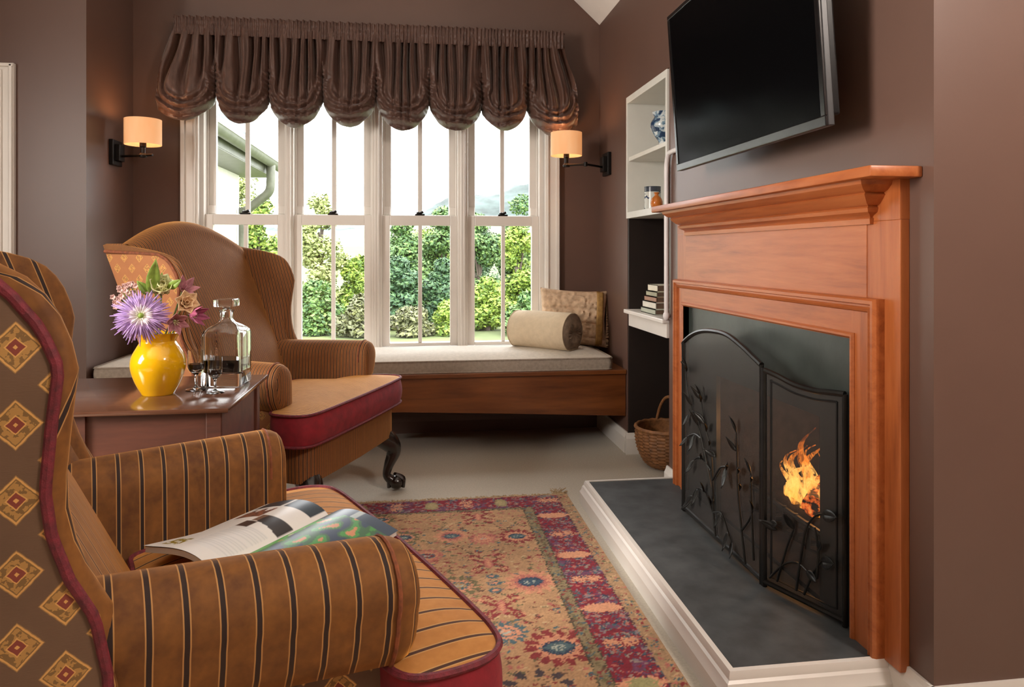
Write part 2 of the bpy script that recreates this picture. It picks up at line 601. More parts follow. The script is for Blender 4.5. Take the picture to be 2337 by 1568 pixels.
o = MB()
o.box(XW, 1.65, 3.85, 4.45, 0, 2.54)
o.box(XW, 1.65, 3.20, 3.85, 1.955, 2.54)
o.box(1.50, 1.65, 3.20, 3.85, 0, 1.955)
o.box(XW, 1.65, 2.90, 3.20, 0, 2.54)
o.box(XW, 1.65, 1.76, 2.90, 0.85, 2.54)
o.box(XW, 1.65, 1.495, 1.76, 0, 2.54)
o.box(1.65, 2.4, 1.495, 2.735, 0, 2.54)
struct(o.build('wall_right', MT['wall'], smooth=False))
struct(MB().box(2.3, 2.4, -2.7, 1.495, 0, 2.54).build('wall_right_near', MT['wall'], smooth=False))
struct(MB().box(-1.75, -1.60, 3.84, 4.45, 0, 3.3).build('wall_alcove', MT['wall'], smooth=False))
struct(MB().box(-3.3, -1.75, 3.84, 4.0, 0, 3.3).build('wall_left', MT['wall'], smooth=False))
struct(MB().box(-3.3, -3.15, -2.7, 3.84, 0, 3.3).build('wall_far_left', MT['wall'], smooth=False))
struct(MB().box(-3.3, 2.4, -2.7, -2.55, 0, 3.3).build('wall_back', MT['wall'], smooth=False))
o = MB().prism([(XW, 2.541), (2.45, 2.541), (2.45, 2.75), (1.25, 2.75), (0.38, 3.5), (-3.4, 3.5), (-3.4, 3.3), (0.34, 3.3)], 'y', -2.75, 4.75)
struct(o.build('ceiling', MT['ceiling'], smooth=False), 'white sloping ceiling above the window wall', 'ceiling')


def skirt(name, pts, h=0.115, t=0.018):
    """skirting board following floor points; the board stands to the left of the direction"""
    o = MB()
    for (x0, y0), (x1, y1) in zip(pts, pts[1:]):
        d = Vector((x1 - x0, y1 - y0, 0)).normalized()
        nrm = Vector((-d.y, d.x, 0))
        prof = [(0, 0), (t, 0), (t, h - 0.03), (t * 0.55, h - 0.012), (t * 0.4, h), (0, h)]
        rings = []
        for (px, py, e) in ((x0, y0, -1), (x1, y1, 1)):
            rings.append([(px + nrm.x * a + d.x * e * a * 0, py + nrm.y * a, z) for a, z in prof])
        o.loft(rings)
    return struct(o.build(name, MT['white'], smooth=False))


skirt('baseboard_right', [(XW, 3.85), (XW, 4.45)])
skirt('baseboard_niche', [(1.478, 3.829), (XW - 0.018, 3.829)], t=0.014)
skirt('baseboard_breast', [(XW, 3.10), (XW, 3.218)])
skirt('baseboard_near', [(XW, 1.48), (XW, 1.64)])
skirt('baseboard_return', [(2.3, 1.495), (XW - 0.018, 1.495)])
skirt('baseboard_window', [(XW, YW), (-1.6, YW)], h=0.10, t=0.006)['kind'] = 'structure'
bpy.data.objects['baseboard_window'].data.materials[0] = MT['wall']
skirt('baseboard_left', [(-1.62, 3.84), (-1.92, 3.84)])

# white panelled door at the far left
d = bpy.data.objects.new('door_1', None)
C.objects.link(d)
d.location = (-2.32, 3.84, 0)
struct(d, 'white panelled door in its moulded casing at the left edge', 'door')
o = MB()
for x0, x1 in ((-2.0, -1.92), (-2.85, -2.77)):
    o.box(x0, x1, 3.815, 3.84, 0, 2.025)
    o.box(x0 + 0.012, x0 + 0.03, 3.806, 3.815, 0, 1.99)
    o.box(x1 - 0.02, x1 - 0.004, 3.806, 3.815, 0, 2.02)
o.box(-2.77, -2.0, 3.815, 3.84, 1.945, 2.025)
o.box(-2.77, -2.0, 3.806, 3.815, 1.957, 1.975)
o.box(-2.85, -1.92, 3.806, 3.815, 2.005, 2.021)
o.build('door_casing', MT['white'], d, smooth=False, bevel=0.004)
o = MB().box(-2.77, -2.0, 3.828, 3.838, 0.01, 1.945)
for z0, z1 in ((0.2, 0.9), (1.05, 1.8)):
    for x0, x1 in ((-2.69, -2.42), (-2.35, -2.08)):
        o.box(x0, x1, 3.822, 3.828, z0, z1)
o.build('door_panel', MT['white'], d, smooth=False, bevel=0.003)
MB().ball((-2.06, 3.80, 1.0), 0.026).tube([(-2.06, 3.828, 1.0), (-2.06, 3.80, 1.0)], 0.01).build('door_handle', MT['bronze'], d)

# ------------------------------------------------------------------ the four sash windows
o = MB()
for x0, x1 in ((-1.332, -1.235), (0.822, 0.912)):
    o.box(x0, x1, 4.428, YW, 0.515, 2.36)
o.box(-1.332, 0.912, 4.428, YW, 2.27, 2.36)
for x0, x1 in ((-1.332, -1.308), (0.888, 0.912)):
    o.box(x0, x1, 4.412, 4.428, 0.515, 2.36)
for x0, x1 in ((-1.262, -1.248), (0.832, 0.846)):
    o.box(x0, x1, 4.418, 4.428, 0.515, 2.30)
struct(o.build('trim_1', MT['white'], bevel=0.004, smooth=False), 'white moulded casing around the window', 'window casing')
MB().box(-1.30, 0.88, 4.40, 4.66, 0.492, 0.522).build('window_sill', MT['white'], smooth=False, bevel=0.004)['kind'] = 'structure'

GL = [(-1.170, -0.800), (-0.659, -0.288), (-0.134, 0.235), (0.388, 0.748)]     # glass edges, lower sashes
for i, (ga, gb) in enumerate(GL):
    w = bpy.data.objects.new('window_%d' % (i + 1), None)
    C.objects.link(w)
    w.location = ((ga + gb) / 2, 4.52, 0.52)
    struct(w, ['leftmost white sash window, house eaves seen through it', 'second white sash window from the left',
               'third white sash window from the left', 'rightmost white sash window, behind the bolster'][i], 'window')
    la = -1.245 if i == 0 else (GL[i - 1][1] + ga) / 2
    lb = 0.832 if i == 3 else (gb + GL[i + 1][0]) / 2
    o = MB()
    a2, b2 = ga - 0.045, gb + 0.045
    o.box(la, a2, 4.47, 4.655, 0.515, 2.29)
    o.box(b2, lb, 4.47, 4.655, 0.515, 2.29)
    if i:
        o.box(la, la + 0.014, 4.445, 4.47, 0.515, 2.29)
    if i < 3:
        o.box(lb - 0.014, lb, 4.445, 4.47, 0.515, 2.29)
    o.box(la, lb, 4.47, 4.655, 2.24, 2.29)
    o.box(la, lb, 4.58, 4.655, 0.515, 0.532)
    o.box(a2, a2 + 0.010, 4.532, 4.542, 0.53, 2.24)          # parting beads
    o.box(b2 - 0.010, b2, 4.532, 4.542, 0.53, 2.24)
    o.build('window_frame', MT['white'], w, smooth=False, bevel=0.003)
    # lower sash, room side
    o = MB()
    zl, zm0, zm1 = 0.545, 1.268, 1.330
    o.box(a2, ga, 4.492, 4.53, 0.525, zm1)
    o.box(gb, b2, 4.492, 4.53, 0.525, zm1)
    o.box(ga, gb, 4.492, 4.53, 0.525, zl)
    o.box(ga, gb, 4.492, 4.53, zm0, zm1)
    gc = (ga + gb) / 2
    o.box(gc - 0.012, gc + 0.012, 4.50, 4.522, zl, zm0)
    ls = o.build('lower_sash', MT['white'], w, smooth=False, bevel=0.003)
    MB().box(ga, gb, 4.509, 4.513, zl, zm0).build('glass_pane', MT['pane'], w, smooth=False)
    # upper sash behind
    o = MB()
    o.box(a2, ga + 0.006, 4.545, 4.58, 1.30, 2.24)
    o.box(gb - 0.006, b2, 4.545, 4.58, 1.30, 2.24)
    o.box(ga, gb, 4.545, 4.58, 1.285, 1.335)
    o.box(ga, gb, 4.545, 4.58, 2.19, 2.24)
    o.box(gc - 0.014, gc + 0.014, 4.552, 4.574, 1.335, 2.19)
    for q0, q1 in ((a2, ga + 0.002), (gb - 0.002, b2)):       # sash horns
        o.box(q0, q1, 4.534, 4.546, 1.335, 1.385)
    o.build('upper_sash', MT['white'], w, smooth=False, bevel=0.003)
    MB().box(ga + 0.006, gb - 0.006, 4.561, 4.565, 1.335, 2.19).build('glass_pane', MT['pane'], w, smooth=False)
    MB().box(gc - 0.032, gc + 0.028, 4.497, 4.528, 1.331, 1.340).tube([(gc - 0.012, 4.512, 1.34), (gc + 0.02, 4.505, 1.354)], 0.008) \
        .lathe([(0.012, 0), (0.012, 0.012), (0.006, 0.016)], (gc - 0.012, 4.512), 12, 1.338).build('sash_lock', MT['bronze'], w)

# ------------------------------------------------------------------ outdoors
o = MB()
gp = []
for j in range(50):
    y = 4.8 + (j / 49.0) ** 2 * 700
    row = []
    for i in range(41):
        x = (i / 40.0 - 0.5) * (60 + y * 1.6)
        z = -0.35 - 2.7 * sstep(5, 28, y) + max(0, y - 75) * 0.045 + 1.2 * mnoise.noise((x * 0.02, y * 0.02, 1.3)) * sstep(60, 120, y)
        row.append((x, y, z))
    gp.append(row)
struct(o.grid(gp).build('ground_outside', MT['grass']), 'pale lawn and meadow seen beyond the windows', 'lawn')

rnd = random.Random(7)


def hill(name, y, x0, x1, tops, mat, label, bump, depth):
    o = MB()
    P = []
    n = 120
    for k in range(14):
        t = k / 13.0
        row = []
        for i in range(n):
            u = i / (n - 1)
            x = lerp(x0, x1, u)
            h = interp(tops, u) * math.sin(min(1, t * 1.0) * PI / 2)
            h += bump * t * (mnoise.noise((x * 0.09, t * 9, 2.0)) + 0.6 * mnoise.noise((x * 0.24, t * 20, 5.0)))
            row.append((x, y + depth * t, h - 2))
        P.append(row)
    tag(o.grid(P).build(name, mat), label, 'hill')


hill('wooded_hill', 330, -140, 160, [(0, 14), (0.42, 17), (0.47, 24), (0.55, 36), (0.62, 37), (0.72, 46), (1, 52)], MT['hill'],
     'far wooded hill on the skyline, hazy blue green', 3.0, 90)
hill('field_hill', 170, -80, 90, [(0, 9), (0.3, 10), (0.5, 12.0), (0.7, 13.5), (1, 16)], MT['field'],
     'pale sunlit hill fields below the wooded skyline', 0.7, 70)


def leaf_mat(name, cols):
    m = M(name)
    r = m.attr('tint').outputs['Fac']
    m.set(Base_Color=m.ramp(r, [(0.05, cols[0]), (0.5, cols[1]), (0.95, cols[2])]), Roughness=0.6)
    m.b.inputs['Subsurface Weight'].default_value = 0.0
    return m.m


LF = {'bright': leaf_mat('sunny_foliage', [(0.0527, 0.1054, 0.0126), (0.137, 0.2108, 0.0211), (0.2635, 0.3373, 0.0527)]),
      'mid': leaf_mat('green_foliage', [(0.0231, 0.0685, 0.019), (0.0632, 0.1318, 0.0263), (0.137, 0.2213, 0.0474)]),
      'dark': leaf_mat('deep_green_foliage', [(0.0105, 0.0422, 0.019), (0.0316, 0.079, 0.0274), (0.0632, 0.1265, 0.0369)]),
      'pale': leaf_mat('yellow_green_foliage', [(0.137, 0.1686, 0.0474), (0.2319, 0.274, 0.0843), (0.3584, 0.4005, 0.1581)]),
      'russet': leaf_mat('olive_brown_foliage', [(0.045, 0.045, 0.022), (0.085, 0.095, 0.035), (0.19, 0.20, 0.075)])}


def tree(x, y, top, width, kind, label, zg=-3.05, n=9000, leaf=0.135, name='tree', sparse=False):
    """trunk with limbs and a crown of single folded leaves around several boughs"""
    t = thing(name, (x, y, zg), label, 'tree', group='trees and shrubs beyond the lawn')
    hgt = top - zg
    o = MB()
    o.tube([(x, y, zg), (x + 0.1, y, zg + hgt * 0.3), (x, y, zg + hgt * 0.7)], [0.16, 0.12, 0.05], 7)
    boughs = []
    for k in range(16):
        a = rnd.uniform(0, 2 * PI)
        zz = rnd.uniform(0.06, 0.88)
        rr = width * 0.5 * (1 - max(0, zz - 0.45) * 1.2) * rnd.uniform(0.25, 0.8)
        c = (x + rr * math.cos(a), y + rr * math.sin(a) * 0.8, zg + hgt * zz)
        boughs.append((c, rnd.uniform(0.20, 0.36) * width * (1.1 - 0.5 * zz)))
        o.tube([(x, y, zg + hgt * zz * 0.5), tuple((Vector((x, y, zg + hgt * zz * 0.8)) + Vector(c)) / 2), c], [0.07, 0.05, 0.02], 5)
    boughs.append(((x, y, top - width * 0.16), width * 0.2))
    o.build('trunk', MT['bark'], t)
    V, F, T = [], [], []
    for k in range(n):
        c, r = boughs[rnd.randrange(len(boughs))]
        v = Vector((rnd.gauss(0, 1), rnd.gauss(0, 1), rnd.gauss(0, 1))).normalized()
        rad = r * rnd.uniform(0.55 if not sparse else 0.2, 1.05)
        p = Vector(c) + Vector((v.x * rad, v.y * rad, v.z * rad * 0.85))
        if p.z < zg + 0.05:
            continue
        a = Vector((rnd.gauss(0, 1), rnd.gauss(0, 1), rnd.gauss(0, 0.6))).normalized()
        b = a.cross(v + Vector((0, 0, 0.4))).normalized()
        s_ = leaf * rnd.uniform(0.6, 1.35)
        up = a.cross(b).normalized() * s_ * 0.25
        i0 = len(V)
        V += [tuple(p - a * s_), tuple(p + b * s_ * 0.6 + up), tuple(p + a * s_), tuple(p - b * s_ * 0.6 + up)]
        F += [(i0, i0 + 1, i0 + 2), (i0, i0 + 2, i0 + 3)]
        T += [min(1, max(0, 0.45 + 0.25 * rnd.gauss(0, 1)))] * 4
    me = bpy.data.meshes.new('crown')
    me.from_pydata([(p[0] - x, p[1] - y, p[2] - zg) for p in V], [], F)
    me.attributes.new('tint', 'FLOAT', 'POINT').data.foreach_set('value', T)
    me.materials.append(LF[kind])
    ob = bpy.data.objects.new('crown', me)
    C.objects.link(ob)
    ob.parent = t


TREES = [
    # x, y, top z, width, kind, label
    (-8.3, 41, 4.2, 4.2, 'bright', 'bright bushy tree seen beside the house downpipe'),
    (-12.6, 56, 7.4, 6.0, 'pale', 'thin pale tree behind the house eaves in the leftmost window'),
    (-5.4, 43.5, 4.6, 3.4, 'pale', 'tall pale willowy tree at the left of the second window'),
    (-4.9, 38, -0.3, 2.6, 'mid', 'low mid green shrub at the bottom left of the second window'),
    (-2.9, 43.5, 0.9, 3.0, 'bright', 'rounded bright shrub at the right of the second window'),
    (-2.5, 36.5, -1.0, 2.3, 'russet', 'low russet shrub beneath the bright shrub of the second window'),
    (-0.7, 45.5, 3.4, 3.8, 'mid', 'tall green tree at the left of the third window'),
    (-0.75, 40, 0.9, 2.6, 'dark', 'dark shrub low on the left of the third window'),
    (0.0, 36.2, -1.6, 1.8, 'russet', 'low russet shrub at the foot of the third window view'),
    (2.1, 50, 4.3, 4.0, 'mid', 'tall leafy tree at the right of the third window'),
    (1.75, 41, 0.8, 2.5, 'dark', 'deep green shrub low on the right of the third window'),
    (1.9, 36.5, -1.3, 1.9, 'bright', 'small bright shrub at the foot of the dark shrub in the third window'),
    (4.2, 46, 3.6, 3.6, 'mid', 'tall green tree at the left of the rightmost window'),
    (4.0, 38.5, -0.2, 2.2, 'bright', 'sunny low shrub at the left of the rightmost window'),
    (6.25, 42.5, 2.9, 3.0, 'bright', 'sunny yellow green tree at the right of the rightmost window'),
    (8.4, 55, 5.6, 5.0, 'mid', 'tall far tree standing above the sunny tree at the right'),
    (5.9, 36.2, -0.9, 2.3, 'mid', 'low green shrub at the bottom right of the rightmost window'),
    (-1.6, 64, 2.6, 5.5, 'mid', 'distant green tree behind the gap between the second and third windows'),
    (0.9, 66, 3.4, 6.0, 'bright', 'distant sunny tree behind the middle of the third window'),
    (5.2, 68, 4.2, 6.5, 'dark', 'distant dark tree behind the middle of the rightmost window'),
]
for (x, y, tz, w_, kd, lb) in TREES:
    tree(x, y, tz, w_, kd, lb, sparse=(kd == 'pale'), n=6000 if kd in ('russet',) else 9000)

# neighbouring wing of the house with its eaves, gutter and downpipe
h = thing('neighbouring_house', (-2.3, 7.5, -0.6), 'white rendered house wing with slate eaves outside the leftmost window', 'house')
MB().box(-6.5, -2.3, 5.0, 10.12, -1.2, 2.16).build('house_wall', MT['brick'], h, smooth=False)
o = MB()
pr = [(-1.86, 2.33), (-4.6, 4.70), (-4.6, 4.76), (-1.86, 2.40)]
o.prism(pr, 'y', 4.9, 10.4)
for k in range(1, 12):
    t = k / 12.0
    x, z = lerp(-1.86, -4.6, t), lerp(2.40, 4.76, t)
    o.box(x - 0.03, x + 0.005, 4.9, 10.4, z - 0.02, z + 0.022)
o.build('slate_roof', MT['rooftile'], h, smooth=False)
MB().box(-2.35, -1.90, 4.9, 10.4, 2.14, 2.17).box(-1.93, -1.895, 4.9, 10.4, 2.15, 2.33).build('soffit', MT['gutter'], h, smooth=False)
o = MB()
rings = []
for y in (4.9, 10.45):
    rings.append([(-1.82 + 0.065 * math.cos(a), y, 2.30 + 0.085 * math.sin(a)) for a in [PI + PI * k / 8 for k in range(9)]] +
                 [(-1.82 + 0.058 * math.cos(a), y, 2.30 + 0.078 * math.sin(a)) for a in [2 * PI - PI * k / 8 for k in range(9)]])
o.loft(rings)
o.build('gutter', MT['gutter'], h)
MB().box(-1.765, -1.745, 4.9, 10.45, 2.295, 2.325).build('gutter_highlight', MT['white'], h, smooth=False)  # bright highlight along the gutter edge, put in as a white strip
dp = smooth_path([(-1.82, 9.75, 2.24), (-1.82, 9.75, 2.02), (-1.86, 9.78, 1.88), (-2.06, 9.9, 1.74), (-2.20, 9.98, 1.62), (-2.22, 10.0, 1.45), (-2.22, 10.0, -1.2)], 6)
MB().tube(dp, 0.058, 12).build('downpipe', MT['gutter'], h)


# ================================================================== fireplace wall
MY0, MY1 = 1.575, 3.03          # outer edges of the wooden surround
mt = thing('fireplace_mantel', (1.15, 2.3, 0.1), 'orange pine fireplace mantel with moulded shelf on the right wall', 'mantelpiece')
# upright boards and the frieze behind everything
MB().box(1.150, XW, MY0, 1.735, 0.1, 1.18).build('pilaster', MT['mantel_v'], mt, smooth=False, bevel=0.002)
MB().box(1.150, XW, 2.925, MY1, 0.1, 1.18).build('pilaster', MT['mantel_v'], mt, smooth=False, bevel=0.002)
MB().box(1.148, XW, 1.70, 2.93, 0.975, 1.18).build('frieze', MT['mantel'], mt, smooth=False, bevel=0.002)
MB().box(1.150, XW, MY0, 1.70, 1.18, 1.302).box(1.150, XW, 2.93, MY1, 1.18, 1.302).box(1.150, XW, 1.70, 2.93, 1.18, 1.302) \
    .build('backboard', MT['mantel_v'], mt, smooth=False)


def frame_loft(prof, y0, y1, z0, z1):
    """mitred three-sided moulding: profile (inset from the outer edge, projection from the board)"""
    o = MB()
    pts = [(y0, z0, 1, 0), (y0, z1, 1, -1), (y1, z1, -1, -1), (y1, z0, -1, 0)]
    rings = [[(1.15 - pj, y + sy * ins, z + sz * ins) for ins, pj in prof] for y, z, sy, sz in pts]
    return o.loft(rings)


outer = [(0.0, -0.01), (0.0, 0.022), (0.005, 0.030), (0.014, 0.030), (0.017, 0.022), (0.022, 0.022), (0.026, 0.028), (0.033, 0.024), (0.036, 0.016), (0.036, -0.01)]
frame_loft(outer, 1.632, 3.012, 0.1, 0.986).build('architrave_moulding', MT['mantel'], mt, bevel=0, angle=25)
for ya, yb_ in ((1.666, 1.742), (2.918, 2.978)):
    MB().box(1.134, XW, ya, yb_, 0.1, 0.952).build('architrave', MT['mantel_v'], mt, smooth=False)
MB().box(1.134, XW, 1.742, 2.918, 0.876, 0.952).build('architrave_head', MT['mantel'], mt, smooth=False)
bead = [(0, -0.01), (0.0, 0.018), (0.005, 0.024), (0.011, 0.024), (0.016, 0.018), (0.016, -0.02)]
frame_loft(bead, 1.728, 2.934, 0.1, 0.893).build('inner_bead', MT['mantel'], mt, angle=25)
# stepped crown moulding with mitred returns under the shelf
crown = [(0.0, 1.172), (0.010, 1.172), (0.012, 1.186), (0.007, 1.190), (0.013, 1.196), (0.026, 1.202), (0.030, 1.212), (0.024, 1.217), (0.036, 1.222),
         (0.050, 1.236), (0.056, 1.243), (0.050, 1.248), (0.066, 1.254), (0.080, 1.266), (0.084, 1.276), (0.0, 1.276)]
o = MB()
rings = []
for sgn, wall_end in ((-1, True), (-1, False), (1, False), (1, True)):
    yb = 1.685 if sgn < 0 else 2.915
    rings.append([(1.150 if wall_end else 1.150 - p, yb + sgn * p, z) for p, z in crown])
o.loft(rings, closed=True, caps=False)
o.build('crown_moulding', MT['mantel'], mt, angle=25)
MB().box(1.042, XW, 1.530, 3.062, 1.276, 1.302).build('mantel_shelf', MT['mantel'], mt, bevel=0.004)

# slate slip inside the wood, around the fire opening
o = MB()
o.box(1.158, 1.1745, 1.742, 1.93, 0.1, 0.878).box(1.158, 1.1745, 2.64, 2.92, 0.1, 0.878).box(1.158, 1.1745, 1.93, 2.64, 0.63, 0.878)
tag(o.build('slate_surround', MT['slate_face'], smooth=False), 'dark green grey slate slip around the fire opening', 'fireplace slip')
# firebox lining
o = MB()
o.box(1.176, 1.60, 1.90, 1.93, 0.10, 0.66).box(1.176, 1.60, 2.64, 2.67, 0.10, 0.66)
o.box(1.58, 1.60, 1.93, 2.64, 0.10, 0.66).box(1.176, 1.60, 1.93, 2.64, 0.63, 0.66).box(1.176, 1.60, 1.93, 2.64, 0.085, 0.10)
tag(o.build('firebox', MT['soot'], smooth=False), 'sooty black firebox behind the fire screen', 'firebox')

# hearth
ht = thing('hearth', (0.96, 2.36, 0), 'raised grey slate hearth edged with white moulding', 'hearth')
MB().box(0.756, 1.1575, 1.640, 3.085, 0.06, 0.1005).build('hearth_slab', MT['slate'], ht, smooth=False)
prof = [(-0.022, 0.0), (-0.022, 0.052), (-0.016, 0.062), (-0.012, 0.078), (-0.006, 0.084), (-0.006, 0.092), (-0.002, 0.1035), (0.012, 0.1035), (0.012, 0.0)]
o = MB()
rings = []
for (x, y, ex, ey) in ((1.158, 3.085, 0, -1), (0.752, 3.085, 1, -1), (0.752, 1.634, 1, 1), (1.158, 1.634, 0, 1)):
    rings.append([(x + ex * a, y + ey * a, z) for a, z in prof])
o.loft(rings)
o.build('hearth_moulding', MT['white'], ht, angle=25)

# logs, grate, flames
g = thing('fire_grate', (1.40, 2.285, 0.10), 'black iron grate holding the burning logs', 'fire grate')
o = MB()
for y in np.linspace(2.06, 2.50, 7):
    o.tube([(1.24, y, 0.25), (1.24, y, 0.165), (1.27, y, 0.15), (1.54, y, 0.15)], 0.008, 6)
o.tube([(1.24, 2.04, 0.24), (1.24, 2.52, 0.24)], 0.009, 6)
o.build('grate_bars', MT['iron'], g)
for x, y in ((1.26, 2.08), (1.26, 2.48), (1.52, 2.08), (1.52, 2.48)):
    MB().tube([(x, y, 0.101), (x, y, 0.15)], 0.010, 6).build('leg', MT['iron'], g)
for i, (a, b, r, lb) in enumerate((((1.32, 2.07, 0.195), (1.33, 2.50, 0.195), 0.036, 'charred log across the front of the grate'),
                                   ((1.44, 2.06, 0.20), (1.43, 2.49, 0.20), 0.040, 'charred log at the back of the grate'),
                                   ((1.30, 2.21, 0.268), (1.46, 2.40, 0.28), 0.034, 'charred log lying across the two others'))):
    pts = [tuple(Vector(a).lerp(Vector(b), k / 8)) for k in range(9)]
    o = MB().tube(pts, [r * rnd.uniform(0.9, 1.08) for _ in pts], 12)
    tag(o.build('fire_log', MT['ember'] if i == 2 else MT['log']), lb, 'log')
o = MB()
tong = [(1.37, 2.36, 0.29, 0.024), (1.355, 2.40, 0.22, 0.022), (1.36, 2.32, 0.16, 0.024), (1.38, 2.29, 0.13, 0.022), (1.35, 2.26, 0.18, 0.024), (1.39, 2.23, 0.20, 0.022),
        (1.37, 2.20, 0.17, 0.022), (1.40, 2.26, 0.21, 0.022), (1.34, 2.43, 0.14, 0.020), (1.37, 2.46, 0.18, 0.018), (1.42, 2.50, 0.13, 0.018), (1.33, 2.31, 0.11, 0.022),
        (1.33, 2.23, 0.12, 0.020), (1.42, 2.32, 0.20, 0.024), (1.41, 2.40, 0.23, 0.022), (1.36, 2.16, 0.18, 0.020), (1.40, 2.13, 0.15, 0.018), (1.33, 2.37, 0.13, 0.022), (1.35, 2.42, 0.11, 0.024),
        (1.34, 2.18, 0.14, 0.022), (1.42, 2.20, 0.22, 0.022), (1.38, 2.10, 0.12, 0.018), (1.45, 2.28, 0.24, 0.022), (1.44, 2.16, 0.21, 0.018), (1.47, 2.22, 0.17, 0.02), (1.46, 2.36, 0.20, 0.018), (1.33, 2.15, 0.10, 0.016), (1.40, 2.06, 0.16, 0.014), (1.46, 2.48, 0.19, 0.015)]
for x, y, hh, r in tong:
    ph = rnd.uniform(0, 6)
    pts, rs = [], []
    for k in range(13):
        t = k / 12
        pts.append((x + 0.018 * t * math.sin(5 * t + ph), y + 0.034 * (0.3 + t) * math.sin(7.5 * t + ph * 1.3), 0.205 + hh * t))
        rs.append(max(0.002, r * (math.sin(PI * min(1, t * 0.78 + 0.22)) ** 1.2) * (1 - 0.45 * t)))
    o.tube(pts, rs, 12)
fl = o.build('flames', MT['flame'])
fl.location = (0, 0, 0.205)
fl.data.transform(Matrix.Translation((0, 0, -0.205)))
tag(fl, 'orange and yellow flames of the log fire', 'fire', kind='stuff')
light('fire_glow', 'POINT', (1.36, 2.285, 0.36), 3.6, (1.0, 0.42, 0.12), shadow_soft_size=0.06)

# ------------------------------------------------------------------ folding fire screen
fs = thing('fire_screen', (1.045, 2.36, 0.1), 'black folding fire screen with arched top and iron leaf sprays', 'fire screen')


def screen_panel(p0, p1, top, name='screen_panel'):
    """p0, p1 floor points; top: list of (u, z)"""
    a, b = Vector((*p0, 0)), Vector((*p1, 0))
    def P(u, z):
        q = a.lerp(b, u)
        return (q.x, q.y, z)
    zb = 0.116
    tp = smooth_path(top, 5)
    loop = [P(0, zb)] + [P(u, z) for u, z in tp] + [P(1, zb)]
    pan = MB()
    pan.tube([P(0, 0.101), P(0, tp[0][1])], 0.0072, 8).tube([P(1, 0.101), P(1, tp[-1][1])], 0.0072, 8)
    pan.tube([P(u, z) for u, z in tp], 0.0085, 8).tube([P(0, zb), P(1, zb)], 0.0080, 8)
    pan = pan.build(name, MT['iron_worn'], fs)
    msh = MB()
    up = [P(u, z) for u, z in tp]
    lo = [P(u, zb) for u, z in tp]
    msh.grid([lo, up])
    msh.build('mesh_infill', MT['wiremesh'], pan, smooth=False)
    # slim inner frame
    c = P(0.5, 0.4)
    ins = 0.024 / (b - a).length
    il = [P(ins, zb + 0.022)] + [P(min(max(u, ins), 1 - ins), z - 0.024) for u, z in tp] + [P(1 - ins, zb + 0.022)]
    if top[0][1] < 0.755:
        MB().tube(il, 0.0035, 6, closed=True).build('inner_frame', MT['iron'], pan)
    return pan, P


pan_c, Pc = screen_panel((1.045, 2.679), (1.045, 2.056), [(0, 0.757), (0.12, 0.790), (0.27, 0.815), (0.44, 0.826), (0.62, 0.825), (0.80, 0.800), (0.92, 0.777), (1, 0.762)])
pan_n, Pn = screen_panel((1.047, 2.040), (1.146, 1.790), [(0, 0.748), (0.18, 0.738), (0.40, 0.722), (0.65, 0.716), (0.85, 0.720), (1, 0.722)])
pan_f, Pf = screen_panel((1.047, 2.695), (1.146, 2.945), [(0, 0.748), (0.18, 0.738), (0.40, 0.722), (0.65, 0.716), (0.85, 0.720), (1, 0.722)])
MB().tube([(1.046, 2.048, 0.101), (1.046, 2.048, 0.755)], 0.007, 8).build('hinge', MT['iron'], fs)
MB().tube([(1.046, 2.687, 0.101), (1.046, 2.687, 0.755)], 0.007, 8).build('hinge', MT['iron'], fs)


def leaf(o, base, d, nrm, ln, wd, curl=0.25):
    """a folded pointed leaf"""
    d = Vector(d).normalized()
    nrm = Vector(nrm).normalized()
    w = d.cross(nrm).normalized()
    nrm = w.cross(d)
    P = []
    for k in range(7):
        t = k / 6
        hw = wd * math.sin(PI * min(1, t ** 0.8)) * 0.5 + 0.0006
        c = Vector(base) + d * ln * t + nrm * (curl * ln * t * t)
        P.append([tuple(c - w * hw + nrm * hw * 0.5), tuple(c), tuple(c + w * hw + nrm * hw * 0.5)])
    o.grid(P)


def spray(pan, P, stems, leaves):
    o = MB()
    def off(u, z, h=0.010):
        q = Vector(P(u, z))
        nr = Vector((P(1, 0)[1] - P(0, 0)[1], -(P(1, 0)[0] - P(0, 0)[0]), 0)).normalized()
        return q + nr * h, nr
    for st in stems:
        pts = smooth_path([tuple(off(u, z)[0]) for u, z in st], 4)
        o.tube(pts, [lerp(0.0030, 0.0016, i / (len(pts) - 1)) for i in range(len(pts))], 6)
    for u, z, ang, ln in leaves:
        q, nr = off(u, z, 0.010)
        du = Vector(P(1, 0)) - Vector(P(0, 0))
        d = du.normalized() * math.cos(ang) + Vector((0, 0, 1)) * math.sin(ang)
        leaf(o, q, d, nr + Vector((0, 0, 0.3)), ln, ln * 0.42, 0.5)
    o.build('leaf_spray', MT['iron_worn'], pan, solid=0.0018)


